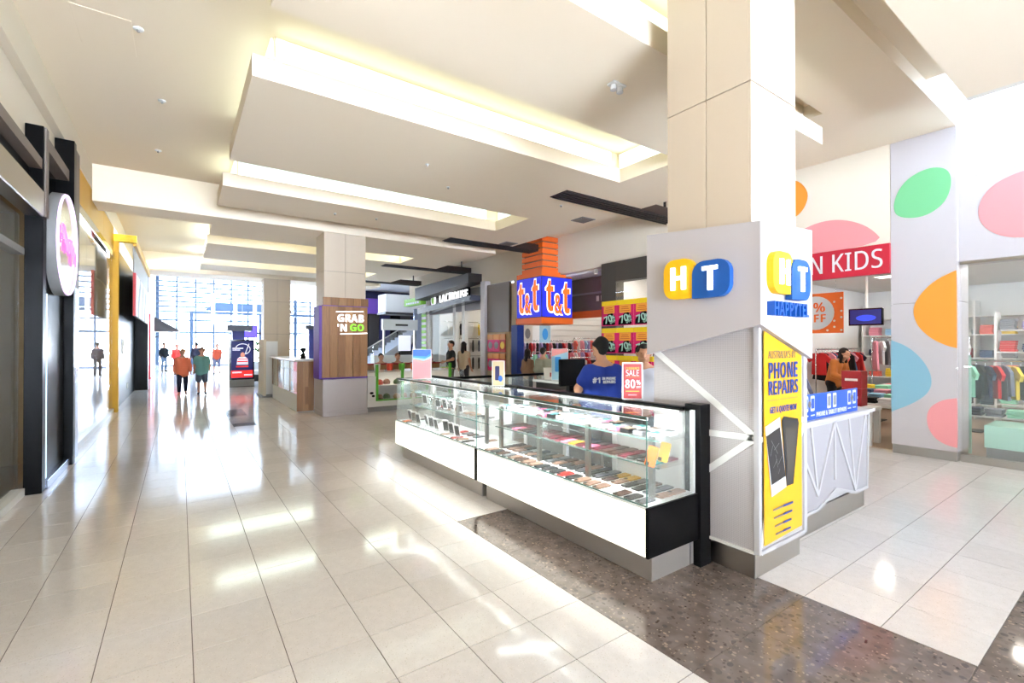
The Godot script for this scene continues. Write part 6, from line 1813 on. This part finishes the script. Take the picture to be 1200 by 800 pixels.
func people() -> void:
	# kiosk staff
	var m := person("man in a royal blue T-shirt seen from behind at the kiosk counter", P(3.78, 0, 3.62), Vector2(0.35, 1.0), 1.69, {"cell": 0.016, "fine": 0.009, "wide": 1.12, "shirt": Color(0.04, 0.17, 0.52), "bottoms": Color(0.06, 0.06, 0.08), "skin": Color(0.78, 0.58, 0.46), "hair": Color(0.03, 0.03, 0.035), "pose": {"hed": Vector3(0, 1.62, 0.05), "nek": Vector3(0, 1.46, 0.0), "ell": Vector3(-0.27, 1.16, 0.06), "elr": Vector3(0.27, 1.16, 0.06), "wrl": Vector3(-0.2, 1.0, 0.26), "wrr": Vector3(0.2, 1.0, 0.26)}})
	for q in [["#1", -0.085, 1.245, 0.085, 1.0], ["IN PHONE", 0.058, 1.263, 0.040, 0.82], ["REPAIRS", 0.062, 1.226, 0.044, 0.85]]:
		var tx := text("shirt_print", q[0], Vector3.ZERO, q[3], -XV, "print_white", m, 0.008, true, q[4])
		tx.transform = Transform3D(Basis(Vector3(-1, 0, 0) * q[4], Vector3(0, 1, 0), Vector3(0, 0, -1)), Vector3(-q[1] + 0.055, q[2] - 0.02, -0.147))
	person("man in a white T-shirt looking down behind the red sale sign", P(4.55, 0, 3.68), Vector2(-0.6, -0.5), 1.63, {"cell": 0.018, "shirt": Color(0.86, 0.87, 0.92), "bottoms": Color(0.15, 0.15, 0.2), "skin": Color(0.72, 0.52, 0.40), "hair": Color(0.04, 0.035, 0.035), "pose": {"hed": Vector3(0, 1.60, 0.07), "nek": Vector3(0, 1.46, 0.01), "wrl": Vector3(-0.15, 1.02, 0.28), "wrr": Vector3(0.15, 1.02, 0.28), "ell": Vector3(-0.25, 1.14, 0.04), "elr": Vector3(0.25, 1.14, 0.04)}})
	# couple walking towards the camera
	person("woman in an orange jacket and dark trousers walking hand by her side", P(0.07, 0, 18.15), Vector2(0.0, -1.0), 1.45, {"stride": 0.10, "wide": 1.12, "sleeve": 1.85, "hem": -0.14, "shirt": Color(0.95, 0.50, 0.36), "bottoms": Color(0.10, 0.12, 0.22), "leg": 1.8, "hair": Color(0.62, 0.46, 0.34), "skin": Color(0.82, 0.62, 0.52), "shoe": Color(0.7, 0.5, 0.45)})
	person("man in a pale green T-shirt and grey shorts walking", P(0.58, 0, 18.0), Vector2(0.0, -1.0), 1.50, {"stride": -0.10, "wide": 1.15, "sleeve": 0.7, "hem": -0.1, "shirt": Color(0.42, 0.62, 0.60), "bottoms": Color(0.36, 0.40, 0.46), "leg": 0.95, "hair": Color(0.35, 0.28, 0.24), "skin": Color(0.76, 0.54, 0.44), "shoe": Color(0.35, 0.35, 0.4)})
	var far := {"cell": 0.03, "fine": 0.016}
	person("person in black standing under the black awning", P(-0.75, 0, 34.0), Vector2(0.6, -0.8), 1.7, far.merged({"shirt": Color(0.05, 0.06, 0.07), "sleeve": 1.9, "bottoms": Color(0.35, 0.42, 0.5)}))
	person("person in a coral top behind the walking couple", P(-0.12, 0, 30.0), Vector2(0.2, -1.0), 1.6, far.merged({"shirt": Color(0.92, 0.30, 0.26), "sleeve": 1.6, "bottoms": Color(0.2, 0.2, 0.25), "hair": Color(0.5, 0.3, 0.2)}))
	person("person in dark clothes between the walking couple, further back", P(0.75, 0, 31.0), Vector2(-0.2, 1.0), 1.7, far.merged({"shirt": Color(0.12, 0.13, 0.2), "sleeve": 1.8, "bottoms": Color(0.1, 0.1, 0.14)}))
	person("person in a rust coloured top walking right of the couple", P(1.62, 0, 29.5), Vector2(-0.3, -1.0), 1.62, far.merged({"shirt": Color(0.72, 0.30, 0.18), "bottoms": Color(0.4, 0.42, 0.5), "leg": 0.95, "stride": 0.1}))
	# shoppers outside the sports shop
	person("man in a black T-shirt carrying a green bucket outside the sports shop", P(7.2, 0, 13.6), Vector2(-0.9, 0.2), 1.72, {"shirt": Color(0.06, 0.06, 0.07), "bottoms": Color(0.1, 0.1, 0.12), "skin": Color(0.76, 0.55, 0.44), "hair": Color(0.07, 0.05, 0.04), "wide": 1.1, "pose": {"wrr": Vector3(0.2, 1.07, 0.25), "elr": Vector3(0.25, 1.14, 0.0)}})
	person("woman in a cream top beside the man in the black T-shirt", P(7.55, 0, 13.35), Vector2(0.8, 0.4), 1.68, {"shirt": Color(0.80, 0.72, 0.60), "sleeve": 0.4, "bottoms": Color(0.2, 0.18, 0.2), "hair": Color(0.10, 0.07, 0.06), "long": true})
	var bk := thing("green_bucket", "green bucket held at the side of the man in black", "bucket", P(6.88, 0.62, 13.45))
	obj("pail", G.new().lathe([[0, 0], [0.10, 0], [0.14, 0.26], [0.135, 0.26], [0.095, 0.01], [0, 0.01]], P(6.88, 0.62, 13.45), 16), "lime", bk)
	obj("bail_handle", G.new().tube([P(6.74, 0.88, 13.45), P(6.80, 0.98, 13.45), P(6.96, 0.98, 13.45), P(7.02, 0.88, 13.45)], 0.008, 6), "steel", bk)
	# shoppers by the toy shop
	person("woman with brown hair in a tan top browsing outside the toy shop", P(7.5, 0, 9.85), Vector2(0.9, 0.1), 1.48, {"shirt": Color(0.55, 0.42, 0.32), "sleeve": 1.6, "bottoms": Color(0.2, 0.2, 0.25), "hair": Color(0.12, 0.07, 0.06), "long": true})
	person("person in a grey green shirt standing in front of the toy shop", P(7.45, 0, 9.15), Vector2(0.8, 0.5), 1.52, {"shirt": Color(0.60, 0.60, 0.52), "sleeve": 1.2, "bottoms": Color(0.3, 0.28, 0.3), "hair": Color(0.05, 0.04, 0.04), "wide": 1.05})
	# shop assistant in the clothes shop
	person("woman in an orange brown top with dark hair bending over the shop table", P(10.62, 0, 3.9), Vector2(-0.2, -1.0), 1.6, {"shirt": Color(0.72, 0.42, 0.18), "sleeve": 1.7, "bottoms": Color(0.1, 0.1, 0.1), "hair": Color(0.10, 0.06, 0.05), "long": true, "pose": {"hed": Vector3(0, 1.55, 0.22), "nek": Vector3(0, 1.42, 0.13), "che": Vector3(0, 1.28, 0.08), "shl": Vector3(-0.18, 1.37, 0.1), "shr": Vector3(0.18, 1.37, 0.1), "wrl": Vector3(-0.15, 1.0, 0.38), "wrr": Vector3(0.15, 1.0, 0.38), "ell": Vector3(-0.24, 1.1, 0.14), "elr": Vector3(0.24, 1.1, 0.14)}})
	# diners
	var looks := [["seated diner in a dark red top behind the wood partition", Color(0.55, 0.12, 0.14), Color(0.12, 0.09, 0.08)], ["seated diner in black with light brown hair", Color(0.05, 0.05, 0.06), Color(0.45, 0.30, 0.22)], ["seated diner in a brown top beside the yellow lantern", Color(0.35, 0.20, 0.14), Color(0.06, 0.05, 0.05)], ["seated diner in grey with long dark hair", Color(0.38, 0.38, 0.40), Color(0.12, 0.07, 0.06)]]
	for k in 4:
		person(looks[k][0], P(5.5 + 0.62 * k, 0, 15.35 + 0.1 * (k % 2)), Vector2(0.1 * (k - 1.5), -1.0), 1.7, {"sit": true, "cell": 0.026, "fine": 0.014, "shirt": looks[k][1], "sleeve": 1.5, "hair": looks[k][2], "long": k == 3})
